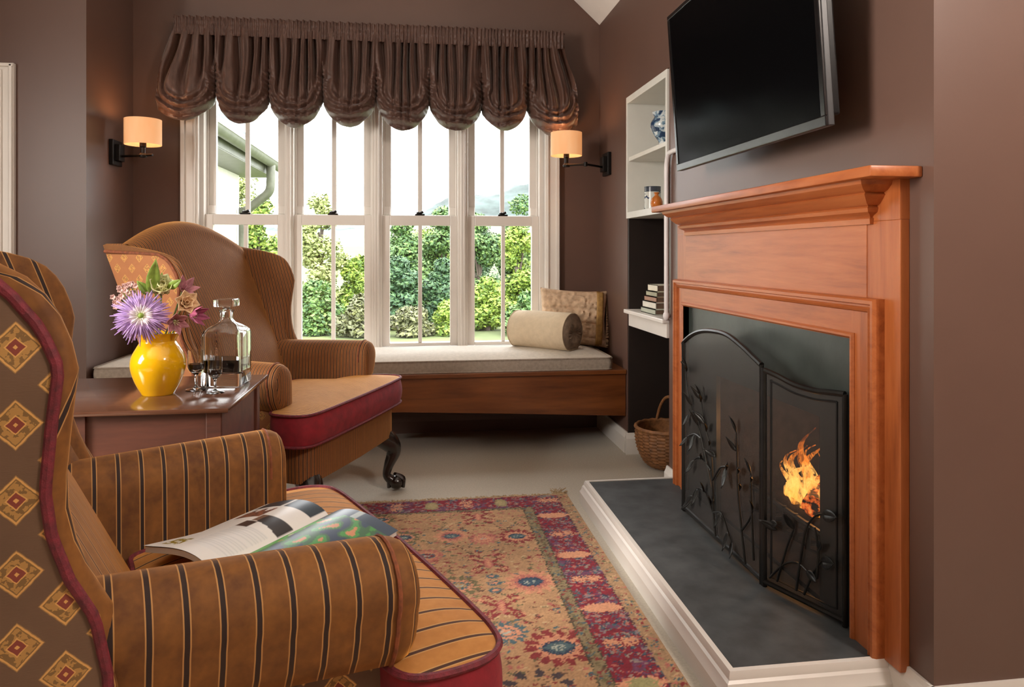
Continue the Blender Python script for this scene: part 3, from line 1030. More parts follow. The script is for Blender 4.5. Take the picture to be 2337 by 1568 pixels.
spray(pan_c, Pc,
      [[(0.50, 0.125), (0.47, 0.22), (0.46, 0.30), (0.44, 0.40), (0.34, 0.50), (0.30, 0.57)],
       [(0.47, 0.24), (0.40, 0.33), (0.28, 0.45), (0.14, 0.53), (0.08, 0.60), (0.06, 0.66)],
       [(0.86, 0.125), (0.82, 0.22), (0.78, 0.33), (0.77, 0.43), (0.76, 0.52)],
       [(0.82, 0.22), (0.90, 0.27), (0.94, 0.31)],
       [(0.95, 0.16), (0.93, 0.30), (0.92, 0.42)],
       [(0.47, 0.20), (0.36, 0.245), (0.25, 0.24), (0.18, 0.20)],
       [(0.47, 0.20), (0.58, 0.22), (0.66, 0.18), (0.70, 0.155)],
       [(0.46, 0.31), (0.56, 0.37), (0.64, 0.39)],
       [(0.44, 0.34), (0.30, 0.36), (0.20, 0.335)],
       [(0.30, 0.43), (0.20, 0.43), (0.08, 0.40)]],
      [(0.08, 0.66, 1.3, 0.05), (0.08, 0.655, 2.2, 0.035), (0.08, 0.65, 0.6, 0.05), (0.30, 0.57, 1.3, 0.06), (0.30, 0.57, 2.3, 0.055), (0.30, 0.565, 0.5, 0.06),
       (0.16, 0.53, 2.0, 0.05), (0.26, 0.47, 1.9, 0.06), (0.38, 0.47, 0.6, 0.06), (0.36, 0.49, 2.6, 0.06), (0.42, 0.43, 0.3, 0.05), (0.11, 0.49, 4.6, 0.045),
       (0.09, 0.40, 4.2, 0.045), (0.20, 0.43, 5.0, 0.06), (0.20, 0.335, 4.4, 0.06), (0.30, 0.36, 0.4, 0.05), (0.18, 0.20, 4.3, 0.07), (0.25, 0.24, 4.9, 0.06),
       (0.34, 0.245, 1.0, 0.05), (0.44, 0.22, 0.9, 0.05), (0.56, 0.22, 4.8, 0.05), (0.66, 0.18, 5.0, 0.06), (0.70, 0.155, 5.6, 0.06), (0.64, 0.39, 0.2, 0.07),
       (0.64, 0.39, 5.2, 0.07), (0.76, 0.52, 1.4, 0.06), (0.76, 0.46, 2.2, 0.05), (0.78, 0.40, 0.3, 0.055), (0.80, 0.35, 0.4, 0.06), (0.94, 0.31, 0.9, 0.05), (0.92, 0.42, 1.4, 0.05),
       (0.92, 0.40, 0.3, 0.06), (0.50, 0.40, 3.0, 0.05)])
spray(pan_n, Pn,
      [[(0.10, 0.14), (0.30, 0.20), (0.46, 0.22), (0.58, 0.21)], [(0.45, 0.14), (0.52, 0.26), (0.58, 0.33), (0.70, 0.375), (0.80, 0.385)],
       [(0.55, 0.14), (0.66, 0.21), (0.76, 0.255)], [(0.20, 0.14), (0.34, 0.26), (0.42, 0.31)], [(0.70, 0.20), (0.72, 0.28), (0.68, 0.34)]],
      [(0.76, 0.382, 0.15, 0.075), (0.74, 0.25, 0.25, 0.075), (0.58, 0.21, -0.3, 0.05), (0.42, 0.31, 2.0, 0.05), (0.20, 0.29, 2.9, 0.05), (0.72, 0.28, 1.0, 0.045), (0.10, 0.30, 0.2, 0.05)])
spray(pan_f, Pf, [[(0.5, 0.125), (0.48, 0.26), (0.55, 0.40)]], [(0.55, 0.40, 1.2, 0.05), (0.48, 0.28, 0.4, 0.05)])

# ------------------------------------------------------------------ television
tvx, tvz = 1.034, 1.42
tilt = math.atan(0.040 / 0.585)
tv = thing('television', (tvx, 2.205, tvz), 'black flat television tilted forward on the wall above the mantel', 'television')
def tvm(o):
    R = Matrix.Rotation(-tilt, 4, 'Y')
    return o.move(lambda p: R @ p)
tvm(MB().box(0.003, 0.022, -0.515, 0.515, 0, 0.605)).build('body', MT['tvside'], tv, local=True, smooth=False, bevel=0.003)
tvm(MB().box(0.022, 0.055, -0.490, 0.490, 0.03, 0.58).box(0.055, 0.075, -0.30, 0.30, 0.06, 0.40)).build('back_cover', MT['tv'], tv, local=True, smooth=False, bevel=0.006)
tvm(MB().box(-0.001, 0.004, -0.495, 0.495, 0.026, 0.588)).build('screen', MT['tvscreen'], tv, local=True, smooth=False)
o = MB().box(-0.004, 0.004, -0.515, 0.515, 0.0, 0.026).box(-0.004, 0.004, -0.515, 0.515, 0.588, 0.605)
o.box(-0.004, 0.004, -0.515, -0.495, 0.026, 0.588).box(-0.004, 0.004, 0.495, 0.515, 0.026, 0.588)
tvm(o).build('bezel', MT['tv'], tv, local=True, smooth=False, bevel=0.002)
MB().box(1.155, 1.174, 2.0, 2.40, 1.58, 1.86).box(1.06, 1.16, 2.08, 2.11, 1.60, 1.82).box(1.06, 1.16, 2.30, 2.33, 1.60, 1.82).build('wall_bracket', MT['iron'], tv, smooth=False)

cc = smooth_path([(1.12, 2.74, 1.545), (1.158, 2.90, 1.553), (1.158, 3.12, 1.555), (1.158, 3.165, 1.545), (1.158, 3.187, 1.50), (1.158, 3.19, 1.40), (1.158, 3.19, 1.0), (1.158, 3.19, 0.81)], 5)
o = MB().tube(cc, 0.011, 10)
o.ball((1.158, 3.19, 0.81), (0.016, 0.016, 0.022))
tag(o.build('cable_cover', MT['conduit']), 'slim white cable pipe running down the wall beside the niche', 'cable pipe')

# ------------------------------------------------------------------ niche: white shelves, ledge, basket
ns = thing('shelf_cabinet', (1.30, 3.525, 1.285), 'white open shelf unit built into the upper wall niche', 'shelf unit')
y0, y1, z0, z1 = 3.205, 3.845, 1.287, 1.950
MB().box(1.165, 1.495, y1 - 0.020, y1, z0, z1).build('side_panel', MT['shelfwhite'], ns, smooth=False, bevel=0.002)
MB().box(1.165, 1.495, y0, y0 + 0.020, z0, z1).build('side_panel', MT['shelfwhite'], ns, smooth=False, bevel=0.002)
MB().box(1.165, 1.495, y0 + 0.02, y1 - 0.02, z1 - 0.036, z1).build('top_panel', MT['shelfwhite'], ns, smooth=False, bevel=0.002)
MB().box(1.165, 1.495, y0 + 0.02, y1 - 0.02, z0, z0 + 0.034).build('bottom_panel', MT['shelfwhite'], ns, smooth=False, bevel=0.002)
MB().box(1.480, 1.495, y0 + 0.02, y1 - 0.02, z0 + 0.034, z1 - 0.036).build('back_panel', MT['shelfwhite'], ns, smooth=False)
MB().box(1.175, 1.480, y0 + 0.02, y1 - 0.02, 1.600, 1.622).build('shelf', MT['shelfwhite'], ns, smooth=False, bevel=0.002)

# painted blue and white jar and two small pots
def blueware(name, dens):
    m = M(name)
    n = m.noise(m.scale(m.obj(), (1, 1, 1)), dens, 3, 0.6, 1.0)
    zz = m.xyz(m.obj())[2]
    m.set(Base_Color=m.ramp(n, [(0.42, (0.62, 0.66, 0.66)), (0.50, (0.16, 0.27, 0.36)), (0.58, (0.02, 0.045, 0.10))]), Roughness=0.2)
    return m.m


MT['blueware'] = blueware('blue_and_white_glaze', 26)
jv = thing('ginger_jar', (1.285, 3.575, 1.6225), 'blue and white two-handled jar on the upper niche shelf', 'vase')
jp = smooth_path([(0.040, 0), (0.042, 0.012), (0.030, 0.03), (0.028, 0.05), (0.045, 0.075), (0.066, 0.115), (0.068, 0.145), (0.052, 0.172), (0.050, 0.182), (0.060, 0.20)], 4)
MB().lathe(jp + [(0.054, 0.20), (0.044, 0.18), (0.02, 0.17)], n=28).build('jar_body', MT['blueware'], jv, local=True)
for sgn in (-1, 1):
    a = [(0.030 * sgn * 0.3, sgn * 0.052, 0.188), (0, sgn * 0.085, 0.192), (0, sgn * 0.088, 0.155), (0, sgn * 0.064, 0.135)]
    MB().tube(smooth_path(a, 5), 0.007, 8).build('handle', MT['blueware'], jv, local=True)
m = M('blue_banded_glaze')
zz = m.xyz(m.obj())[2]
nb = m.noise(m.scale(m.obj(), (1, 1, 1.4)), 20, 2, 0.5, 1.5)
bc = m.mix(m.math('GREATER_THAN', nb, 0.555), (0.55, 0.56, 0.52), (0.012, 0.03, 0.09))
bc = m.mix(m.math('GREATER_THAN', zz, 0.098), bc, (0.045, 0.055, 0.075))
m.set(Base_Color=bc, Roughness=0.25)
tp = thing('tumbler_pot', (1.255, 3.665, 1.3215), 'tall white pot with dark blue band on the lower niche shelf', 'pot')
MB().lathe([(0.040, 0), (0.043, 0.004), (0.043, 0.12), (0.044, 0.126), (0.040, 0.126), (0.038, 0.01)], n=28).build('pot_body', m.m, tp, local=True)
op = MB().lathe(smooth_path([(0.016, 0), (0.026, 0.012), (0.031, 0.034), (0.024, 0.056), (0.012, 0.068), (0.010, 0.076), (0.015, 0.086)], 4) + [(0.009, 0.086), (0.006, 0.07)], (1.235, 3.545), 24, 1.3215)
tag(op.build('small_jug', plain('orange_glaze', (0.50, 0.14, 0.02), 0.25)), 'little orange bottle vase beside the blue banded pot', 'vase')

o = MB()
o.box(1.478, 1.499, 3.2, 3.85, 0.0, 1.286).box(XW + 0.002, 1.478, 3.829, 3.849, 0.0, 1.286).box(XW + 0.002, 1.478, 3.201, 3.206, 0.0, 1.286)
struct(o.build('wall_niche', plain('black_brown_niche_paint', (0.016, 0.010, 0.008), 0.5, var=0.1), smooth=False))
ld = thing('niche_ledge', (1.30, 3.52, 0.70), 'white ledge shelf with apron across the dark niche', 'ledge')
MB().box(1.145, 1.477, 3.208, 3.827, 0.772, 0.793).build('ledge_top', MT['white'], ld, smooth=False, bevel=0.004)
MB().box(1.166, 1.19, 3.21, 3.80, 0.705, 0.772).build('apron', MT['white'], ld, smooth=False, bevel=0.002)

bk_cols = [('pale_green_cover', (0.36, 0.38, 0.30)), ('cream_cover', (0.66, 0.63, 0.54)), ('russet_cover', (0.32, 0.17, 0.11)), ('moss_cover', (0.33, 0.32, 0.22)), ('ivory_cover', (0.68, 0.63, 0.50))]
bk_lab = ['pale green book at the bottom of the ledge stack', 'white book second from the bottom of the ledge stack', 'russet book in the middle of the ledge stack',
          'moss green book second from the top of the ledge stack', 'ivory book on top of the ledge stack']
zb = 0.7935
MT['page_shade'] = plain('shaded_page_brown', (0.13, 0.078, 0.05), 0.6, var=0.3, nscale=30)  # shade on the page ends, put into a dark brown colour
for i, (nm, col) in enumerate(bk_cols):
    th_ = (0.027, 0.034, 0.026, 0.026, 0.034)[i]
    yb0, yb1 = 3.425 + 0.004 * i, 3.645 - 0.016 * i
    x0 = 1.185 + 0.004 * i
    b = thing('book', (x0 + 0.07, (yb0 + yb1) / 2, zb), bk_lab[i], 'book', group='stacked books on the niche ledge')
    cm = plain(nm, col, 0.6, var=0.1)
    o = MB().box(x0, x0 + 0.15, yb0, yb1, zb, zb + 0.003).box(x0, x0 + 0.15, yb0, yb1, zb + th_ - 0.0035, zb + th_ - 0.0005).box(x0, x0 + 0.004, yb0, yb1, zb, zb + th_ - 0.0005)
    o.build('cover', cm, b, smooth=False)
    MB().box(x0 + 0.004, x0 + 0.145, yb0 + 0.003, yb1 - 0.003, zb + 0.003, zb + th_ - 0.0035).build('pages', MT['page_shade'], b, smooth=False)
    zb += th_

bs = thing('wicker_basket', (1.30, 3.575, 0), 'brown wicker basket with a hoop handle on the niche floor', 'basket')
o = MB()
pf = smooth_path([(0.085, 0.003), (0.120, 0.03), (0.150, 0.09), (0.162, 0.15), (0.160, 0.20)], 7)
rings = []
for i, (r, z) in enumerate(pf):
    rings.append([((r + 0.004 * math.cos(PI * i + 12 * 2 * PI * k / 48)) * math.cos(2 * PI * k / 48), (r + 0.004 * math.cos(PI * i + 12 * 2 * PI * k / 48)) * math.sin(2 * PI * k / 48), z) for k in range(48)])
for r, z in reversed(pf):
    rings.append([((r - 0.012) * math.cos(2 * PI * k / 48), (r - 0.012) * math.sin(2 * PI * k / 48), max(z, 0.012)) for k in range(48)])
o.loft(rings)
o.build('basket_body', MT['wicker'], bs, local=True)
MB().tube([(0.158 * math.cos(2 * PI * k / 40), 0.158 * math.sin(2 * PI * k / 40), 0.204 + 0.002 * math.sin(k * 3)) for k in range(40)], 0.010, 8, closed=True).build('rim', MT['wicker'], bs, local=True)
MB().tube([(0.02 * math.sin(a), 0.158 * math.cos(a), 0.19 + 0.165 * math.sin(a)) for a in [PI * k / 24 for k in range(25)]], 0.008, 8).build('handle', MT['wicker'], bs, local=True)


# ================================================================== window bay furnishings
# --- balloon valance
def valance():
    cus = [-1.425, -1.115, -0.821, -0.518, -0.209, 0.103, 0.417, 0.696, 0.985]
    zcu = [1.975, 2.012, 1.990, 1.997, 2.006, 1.990, 1.968, 1.982, 1.96]
    zbo = [1.848, 1.834, 1.822, 1.834, 1.816, 1.824, 1.834, 1.808]
    X0, X1, ztop = -1.335, 0.915, 2.425
    nu, nv = 900, 84
    base = []
    for i in range(26):                                    # left return
        base.append((X0, lerp(4.445, 4.335, i / 26.0)))
    for i in range(nu + 1):
        base.append((lerp(X0, X1, i / nu), 4.325))
    for i in range(1, 27):
        base.append((X1, lerp(4.335, 4.445, i / 26.0)))
    P = [[] for _ in range(nv + 1)]
    for (bx, by) in base:
        side = 0 if by <= 4.326 else (-1 if bx < 0 else 1)
        # lateral position low down: the ends flare outwards
        u = (bx - X0) / (X1 - X0)
        fl = 0.085 * (max(0, 1 - u / 0.10) ** 1.5 * -1 + max(0, (u - 0.90) / 0.10) ** 1.5) if not side else side * 0.085
        xl = bx + fl
        k = max(i for i in range(8) if cus[i] <= xl or i == 0)
        a, b = cus[k], cus[k + 1]
        f = min(1, max(0, (xl - a) / (b - a)))
        if k == 0:
            f = 0.10 + 0.90 * f
        if k == 7:
            f = 0.90 * f
        zc = lerp(zcu[k], zcu[k + 1], f)
        sp = max(0.0, math.sin(PI * f))
        zb = zc - (zc - zbo[k]) * sp ** 0.55
        xm = (a + b) / 2
        for j in range(nv + 1):
            v = j / nv * 1.10
            vf = min(v, 1.0)
            z = ztop + (zb - ztop) * vf
            w = sstep(0.0, 0.75, vf)
            x = bx + fl * w
            # vertical gathers, each of its own width, fading into the swag
            ph = 2 * PI * bx / 0.058 + 1.9 * math.sin(bx * 9.0) + 1.3 * math.sin(bx * 23 + 1.0) + 0.5 * math.sin(6 * vf + bx * 31)
            pl = (math.sin(ph) + 0.35 * math.sin(2 * ph + 1.0))
            am = 0.004 + 0.024 * sstep(0.0, 0.22, vf)
            am *= 0.55 + 0.45 * math.sin(bx * 17 + 2.0) ** 2 + 0.25
            fade = 1 - 0.9 * sstep(0.55, 0.95, vf + 0.30 * (1 - sp))
            d = am * pl * fade
            # swag folds round the hanging point of each scallop
            rho = math.hypot(x - xm, (z - (zc + 0.06)) * 1.05)
            sw = sstep(0.58, 0.84, vf + 0.12 * (1 - sp))
            low = sstep(0.045, 0.105, rho + 0.03 * (1 - sp))
            d += 0.016 * sw * low * math.sin(2 * PI * rho / 0.040 + 2.2 * mnoise.noise((x * 9, z * 9, k * 3.0)) + k * 1.7) * (0.45 + 0.55 * sp)
            d += 0.006 * sw * mnoise.noise((x * 28, z * 28, k))
            # pinched cords
            pin = (1 - sp) ** 3 * sstep(0.45, 0.68, vf)
            d += pin * (0.012 * math.sin(z * 210 + x * 90) - 0.022)
            bul = 0.085 * sstep(0.25, 0.86, vf) * sp ** 0.5
            curl = sstep(0.90, 1.10, v)
            y = by - (d + bul * (1 - curl * 1.0)) * (1 if not side else 0.4) + 0.045 * curl
            if side:
                x += side * d * 0.8
            if v > 1.0:
                z += (v - 1.0) * 0.25
            x += (xm - x) * -0.05 * sw * (1 - sp) * 0
            P[j].append((x, min(y, 4.447), z))
    root = MB().grid(P).build('balloon_valance', MT['silk'], angle=80)
    root.location = (0, 4.33, 2.4)
    root.data.transform(Matrix.Translation((0, -4.33, -2.4)))
    tag(root, 'brown silk balloon valance with seven gathered swags over the window', 'valance')
    # gathered heading tape with its little frill
    Q = [[] for _ in range(15)]
    for (bx, by) in base:
        side = 0 if by <= 4.326 else (-1 if bx < 0 else 1)
        for j in range(15):
            t = j / 14
            z = lerp(2.342, 2.447, t)
            ph = 2 * PI * bx / 0.021 + 1.2 * math.sin(bx * 40) + (by * 300 if side else 0)
            cord = 0.004 * math.cos(2 * PI * t * 4)
            am = 0.0042 if t < 0.86 else 0.0042 + 0.03 * (t - 0.86)
            d = am * math.sin(ph) + cord * 0.35 + 0.007 + 0.004 * mnoise.noise((bx * 60, t * 6, 0))
            Q[j].append((bx + side * d, min(by - (0 if side else d), 4.447), z + 0.004 * math.sin(ph * 0.5) * (t > 0.95)))
    MB().grid(Q).build('gathered_heading', MT['silk'], root, angle=80)


valance()

# --- window seat
ws = thing('window_bench', (-0.2, 4.16, 0.2), 'long chestnut wood window seat fixed between the bay walls', 'bench')
MB().box(-1.597, 1.172, 3.855, 4.427, 0.432, 0.456).build('seat_board', MT['bench'], ws, smooth=False, bevel=0.004)
MB().prism([(-1.597, 0.262), (-0.05, 0.254), (0.38, 0.236), (1.172, 0.198), (1.172, 0.432), (-1.597, 0.432)], 'y', 3.872, 3.895).build('apron', MT['bench'], ws, smooth=False, bevel=0.002)
for x in (-1.55, -0.6, 0.35, 1.12):
    MB().prism([(3.895, 0.42), (4.427, 0.42), (4.427, 0.25)], 'x', x, x + 0.03).build('bracket', MT['bench'], ws, smooth=False)


def rrect(x0, x1, y0, y1, r, n=6):
    out = []
    for cx, cy, a0 in ((x1 - r, y1 - r, 0), (x0 + r, y1 - r, 90), (x0 + r, y0 + r, 180), (x1 - r, y0 + r, 270)):
        for k in range(n + 1):
            a = math.radians(a0 + 90 * k / n)
            out.append((cx + r * math.cos(a), cy + r * math.sin(a)))
    return out


def pad(outline, z0, z1, crown, bulge=0.012, rings=8):
    """upholstered pad: side wall and a crowned top, as two builders"""
    cx = sum(p[0] for p in outline) / len(outline)
    cy = sum(p[1] for p in outline) / len(outline)
    side, top = MB(), MB()
    R = []
    for k in range(9):
        t = k / 8
        e = bulge * math.sin(PI * t)
        R.append([(x + e * (x - cx) / max(0.15, math.hypot(x - cx, y - cy)), y + e * (y - cy) / max(0.15, math.hypot(x - cx, y - cy)), lerp(z0, z1, t)) for x, y in outline])
    side.loft(R, caps=False)
    side.f.append(tuple(range(len(outline) - 1, -1, -1)))
    return side, top, (cx, cy)


cu = thing('window_seat_cushion', (-0.25, 4.15, 0.456), 'long grey beige linen cushion on the window seat', 'cushion')
x0, x1, yy0, yy1 = -1.585, 1.098, 3.868, 4.385
ol = rrect(x0, x1, yy0, yy1, 0.035, 5)
sd, tpb, cc_ = pad(ol, 0.458, 0.520, 0, 0.006)
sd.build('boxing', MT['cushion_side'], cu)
P = []
nx, ny = 120, 26
for j in range(ny + 1):
    row = []
    for i in range(nx + 1):
        u, v = i / nx, j / ny
        x, y = lerp(x0 + 0.002, x1 - 0.002, u), lerp(yy0 + 0.002, yy1 - 0.002, v)
        e = min(1, min(u * (x1 - x0), (1 - u) * (x1 - x0)) / 0.16)
        g_ = min(1, min(v, 1 - v) * (yy1 - yy0) / 0.14)
        z = 0.520 + 0.032 * (1 - (1 - e) ** 2) * (1 - (1 - g_) ** 2) + 0.004 * mnoise.noise((x * 5, y * 6, 0)) * g_ * e
        row.append((x, y, z))
    P.append(row)
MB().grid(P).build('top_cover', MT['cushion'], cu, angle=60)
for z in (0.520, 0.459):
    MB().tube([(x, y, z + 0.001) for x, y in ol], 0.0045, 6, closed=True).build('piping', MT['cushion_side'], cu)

# --- bolster
A, B = Vector((0.625, 4.250, 0.651)), Vector((0.895, 3.985, 0.651))
bo = thing('bolster', (0.76, 4.13, 0.553), 'round cream bolster lying on the window seat cushion', 'bolster')
ax = (B - A).normalized()
sx_ = ax.cross(Vector((0, 0, 1))).normalized()
up_ = Vector((0, 0, 1))
def cyl(ts):
    R = []
    for t, r in ts:
        c = A.lerp(B, t)
        ring = []
        for k in range(40):
            a = 2 * PI * k / 40
            rr = r * (1 + 0.012 * math.sin(3 * a + 9 * t))
            p = c + sx_ * rr * math.cos(a) + up_ * rr * (math.sin(a) if math.sin(a) > -0.9 else -0.9)
            ring.append(tuple(p))
        R.append(ring)
    return R
MB().loft(cyl([(0.0, 0.106), (0.02, 0.1095), (0.3, 0.111), (0.7, 0.111), (0.98, 0.1095), (1.0, 0.106)]), caps=False).build('bolster_body', MT['bolster'], bo)
for e, s2 in ((0.0, -1), (1.0, 1)):
    R = []
    for k in range(9):
        t = k / 8
        r = 0.106 * (1 - t) + 0.004
        c = A.lerp(B, e) + ax * s2 * (0.026 * math.sin(PI * min(1, t * 1.15) * 0.75) - 0.010 * t)
        ring = []
        for q in range(40):
            a = 2 * PI * q / 40
            p = c + sx_ * r * math.cos(a) + up_ * r * max(-0.9, math.sin(a)) + ax * s2 * 0.004 * (1 if q % 2 else -1) * math.sin(PI * t)
            ring.append(tuple(p))
        R.append(ring)
    MB().loft(R, caps=True).build('gathered_end', MT['bolster_end'], bo, angle=70)
    MB().tube([tuple(A.lerp(B, e) + sx_ * 0.107 * math.cos(2 * PI * q / 40) + up_ * 0.107 * max(-0.9, math.sin(2 * PI * q / 40))) for q in range(40)], 0.004, 6, closed=True).build('piping', MT['bolster'], bo)

# --- crinkled square cushion leaning in the corner
def pillow(w, h, t, ruffle):
    P1, P2 = [], []
    n = 46
    for j in range(n + 1):
        r1, r2 = [], []
        for i in range(n + 1):
            u, v = i / n * 2 - 1, j / n * 2 - 1
            e = (1 - abs(u) ** 3.2) * (1 - abs(v) ** 3.2)
            d = t * 0.5 * max(0, e) ** 0.45
            pin = 1 - 0.05 * (1 - abs(v)) * abs(u) ** 3
            x = u * w / 2 * (1 - 0.04 * (1 - v * v) * abs(u)) * pin
            z = v * h / 2 * (1 - 0.07 * (1 - u * u))
            # sewn bands with crinkles between them
            band = abs(((v + 1) * 1.9) % 1 - 0.5)
            rf = ruffle * max(0, e) ** 0.3 * (0.7 * mnoise.noise((u * 9 + v * 3, v * 7, 2)) + 0.6 * mnoise.noise((u * 22, v * 14, 7)) - 0.9 * max(0, 0.12 - band) * 8)
            r1.append((x, -d - rf, z))
            r2.append((x, d, z))
        P1.append(r1)
        P2.append(r2)
    return MB().grid(P1).grid(P2)
pw = thing('crinkled_cushion', (0.970, 4.295, 0.543), 'square tan crinkled cushion leaning in the corner behind the bolster', 'cushion', rz=math.radians(-9))
T = Matrix.Translation((0, 0, 0.165)) @ Matrix.Rotation(math.radians(-10), 4, 'X') @ Matrix.Rotation(math.radians(3), 4, 'Y')
pillow(0.415, 0.345, 0.15, 0.020).move(lambda p: T @ p).build('cushion_body', MT['pillow'], pw, local=True, angle=80)
o = MB()
P = []
for j in range(24):
    v = j / 23 * 2 - 1
    row = []
    for i in range(5):
        u = 0.66 + 0.05 * i
        e = (1 - abs(u) ** 3.2) * (1 - abs(v) ** 3.2)
        d = 0.075 * max(0, e) ** 0.45
        row.append((u * 0.415 / 2 * 0.98, -d - 0.012, v * 0.345 / 2 * 0.95))
    P.append(row)
o.grid(P).move(lambda p: T @ p)
o.build('gold_band', MT['pillow_band'], pw, local=True, solid=0.004)
o = MB()
for k in range(70):
    v = k / 69 * 2 - 1
    for sg in (1,):
        x = sg * 0.200
        a = (x, 0.0, v * 0.168)
        o.tube([a, (x + sg * rnd.uniform(0.012, 0.020), rnd.uniform(-0.012, 0.012), v * 0.168 + rnd.uniform(-0.006, 0.006))], 0.0022, 4)
o.move(lambda p: T @ p)
fr_ = o.build('fringe', MT['pillow'], pw, local=True)
fr_['kind'] = 'stuff'

# --- wall lamps
def sconce(name, wall_x, y, sx, z, reach, label, elbow=None):
    t = thing(name, (wall_x, y, z), label, 'wall lamp', group='swing arm wall lamps beside the window')
    p = MB().box(min(wall_x, wall_x + sx * 0.022), max(wall_x, wall_x + sx * 0.022), y - 0.062, y + 0.062, z - 0.068, z + 0.068)
    p.box(min(wall_x + sx * 0.02, wall_x + sx * 0.045), max(wall_x + sx * 0.02, wall_x + sx * 0.045), y - 0.036, y + 0.036, z - 0.045, z + 0.045)
    p.build('back_plate', MT['bronze'], t, smooth=False, bevel=0.003)
    cx, cy = wall_x + sx * reach, y - 0.07
    zz_ = z - 0.018
    el = elbow if elbow else (cx, cy)
    pts = [(wall_x + sx * 0.03, y, zz_), (el[0], el[1], zz_), (cx, cy, zz_)] if elbow else [(wall_x + sx * 0.03, y, zz_), (cx + sx * 0.055, cy - 0.02, zz_)]
    MB().tube(pts, 0.0065, 8).lathe([(0.011, -0.012), (0.011, 0.012)], el, 12, zz_).build('arm', MT['bronze'], t)
    MB().lathe([(0.020, -0.010), (0.022, 0.0), (0.012, 0.012), (0.012, 0.04), (0.017, 0.045), (0.017, 0.075)], (cx, cy), 14, zz_).build('lamp_holder', MT['bronze'], t)
    zs = z + 0.105
    o = MB()
    rr = [(0.092, -0.068), (0.092, 0.068), (0.0895, 0.068), (0.0895, -0.068), (0.092, -0.068)]
    o.lathe(rr, (cx, cy), 40, zs, caps=False)
    o.build('lamp_shade', MT['shade'], t, angle=50)
    o = MB()
    for q in range(3):
        a = 2 * PI * q / 3 + 0.4
        o.tube([(cx, cy, zs - 0.02), (cx + 0.09 * math.cos(a), cy + 0.09 * math.sin(a), zs - 0.02)], 0.002, 5)
    o.ball((cx, cy, zs), (0.02, 0.02, 0.03))
    o.build('bulb', MT['page'], t)
    light('lamp_bulb', 'POINT', (cx, cy, zs + 0.045), 2.3, (1.0, 0.58, 0.28), shadow_soft_size=0.03)


sconce('wall_lamp', -1.6, 4.17, 1, 1.64, 0.175, 'lit wall lamp with peach drum shade left of the window')
sconce('wall_lamp', XW, 4.235, -1, 1.633, 0.275, 'lit wall lamp with peach drum shade right of the window', elbow=(1.0, 4.10))


# ================================================================== wing chairs
def sb(z):            # inner back surface, distance behind the seat front
    return interp([(0.40, -0.415), (0.48, -0.452), (0.70, -0.560), (1.0, -0.728), (1.25, -0.86)], z)


def so(z):            # outer back surface
    return -0.795 - 0.378 * (z - 0.754)


SF = [(0.26, -0.485), (0.60, -0.495), (0.67, -0.508), (0.72, -0.533), (0.775, -0.550), (0.826, -0.556), (0.90, -0.550), (0.964, -0.543), (1.01, -0.555), (1.05, -0.578), (1.07, -0.598), (1.085, -0.628), (1.10, -0.685), (1.115, -0.775), (1.125, -0.84)]


def sf(z):            # front edge of the wing
    return interp(SF, z)


def arm_profile(t):
    yb = lerp(0.215, 0.298, t)
    yc = lerp(0.290, 0.368, t)
    zc = lerp(0.622, 0.622, t)
    r = 0.064
    pr = [(yb, 0.40), (yb, 0.47), (lerp(yb, yc - r, 0.35), 0.53), (lerp(yb, yc - r, 0.75), 0.59)]
    for k in range(13):
        a = math.radians(178 - 205 * k / 12)
        pr.append((yc + r * math.cos(a), zc + r * math.sin(a)))
    pr += [(yc + 0.055, 0.575), (yc + 0.046, 0.545), (yc + 0.030, 0.518), (yc + 0.008, 0.508), (yc - 0.015, 0.50), (yc - 0.02, 0.40)]
    return pr


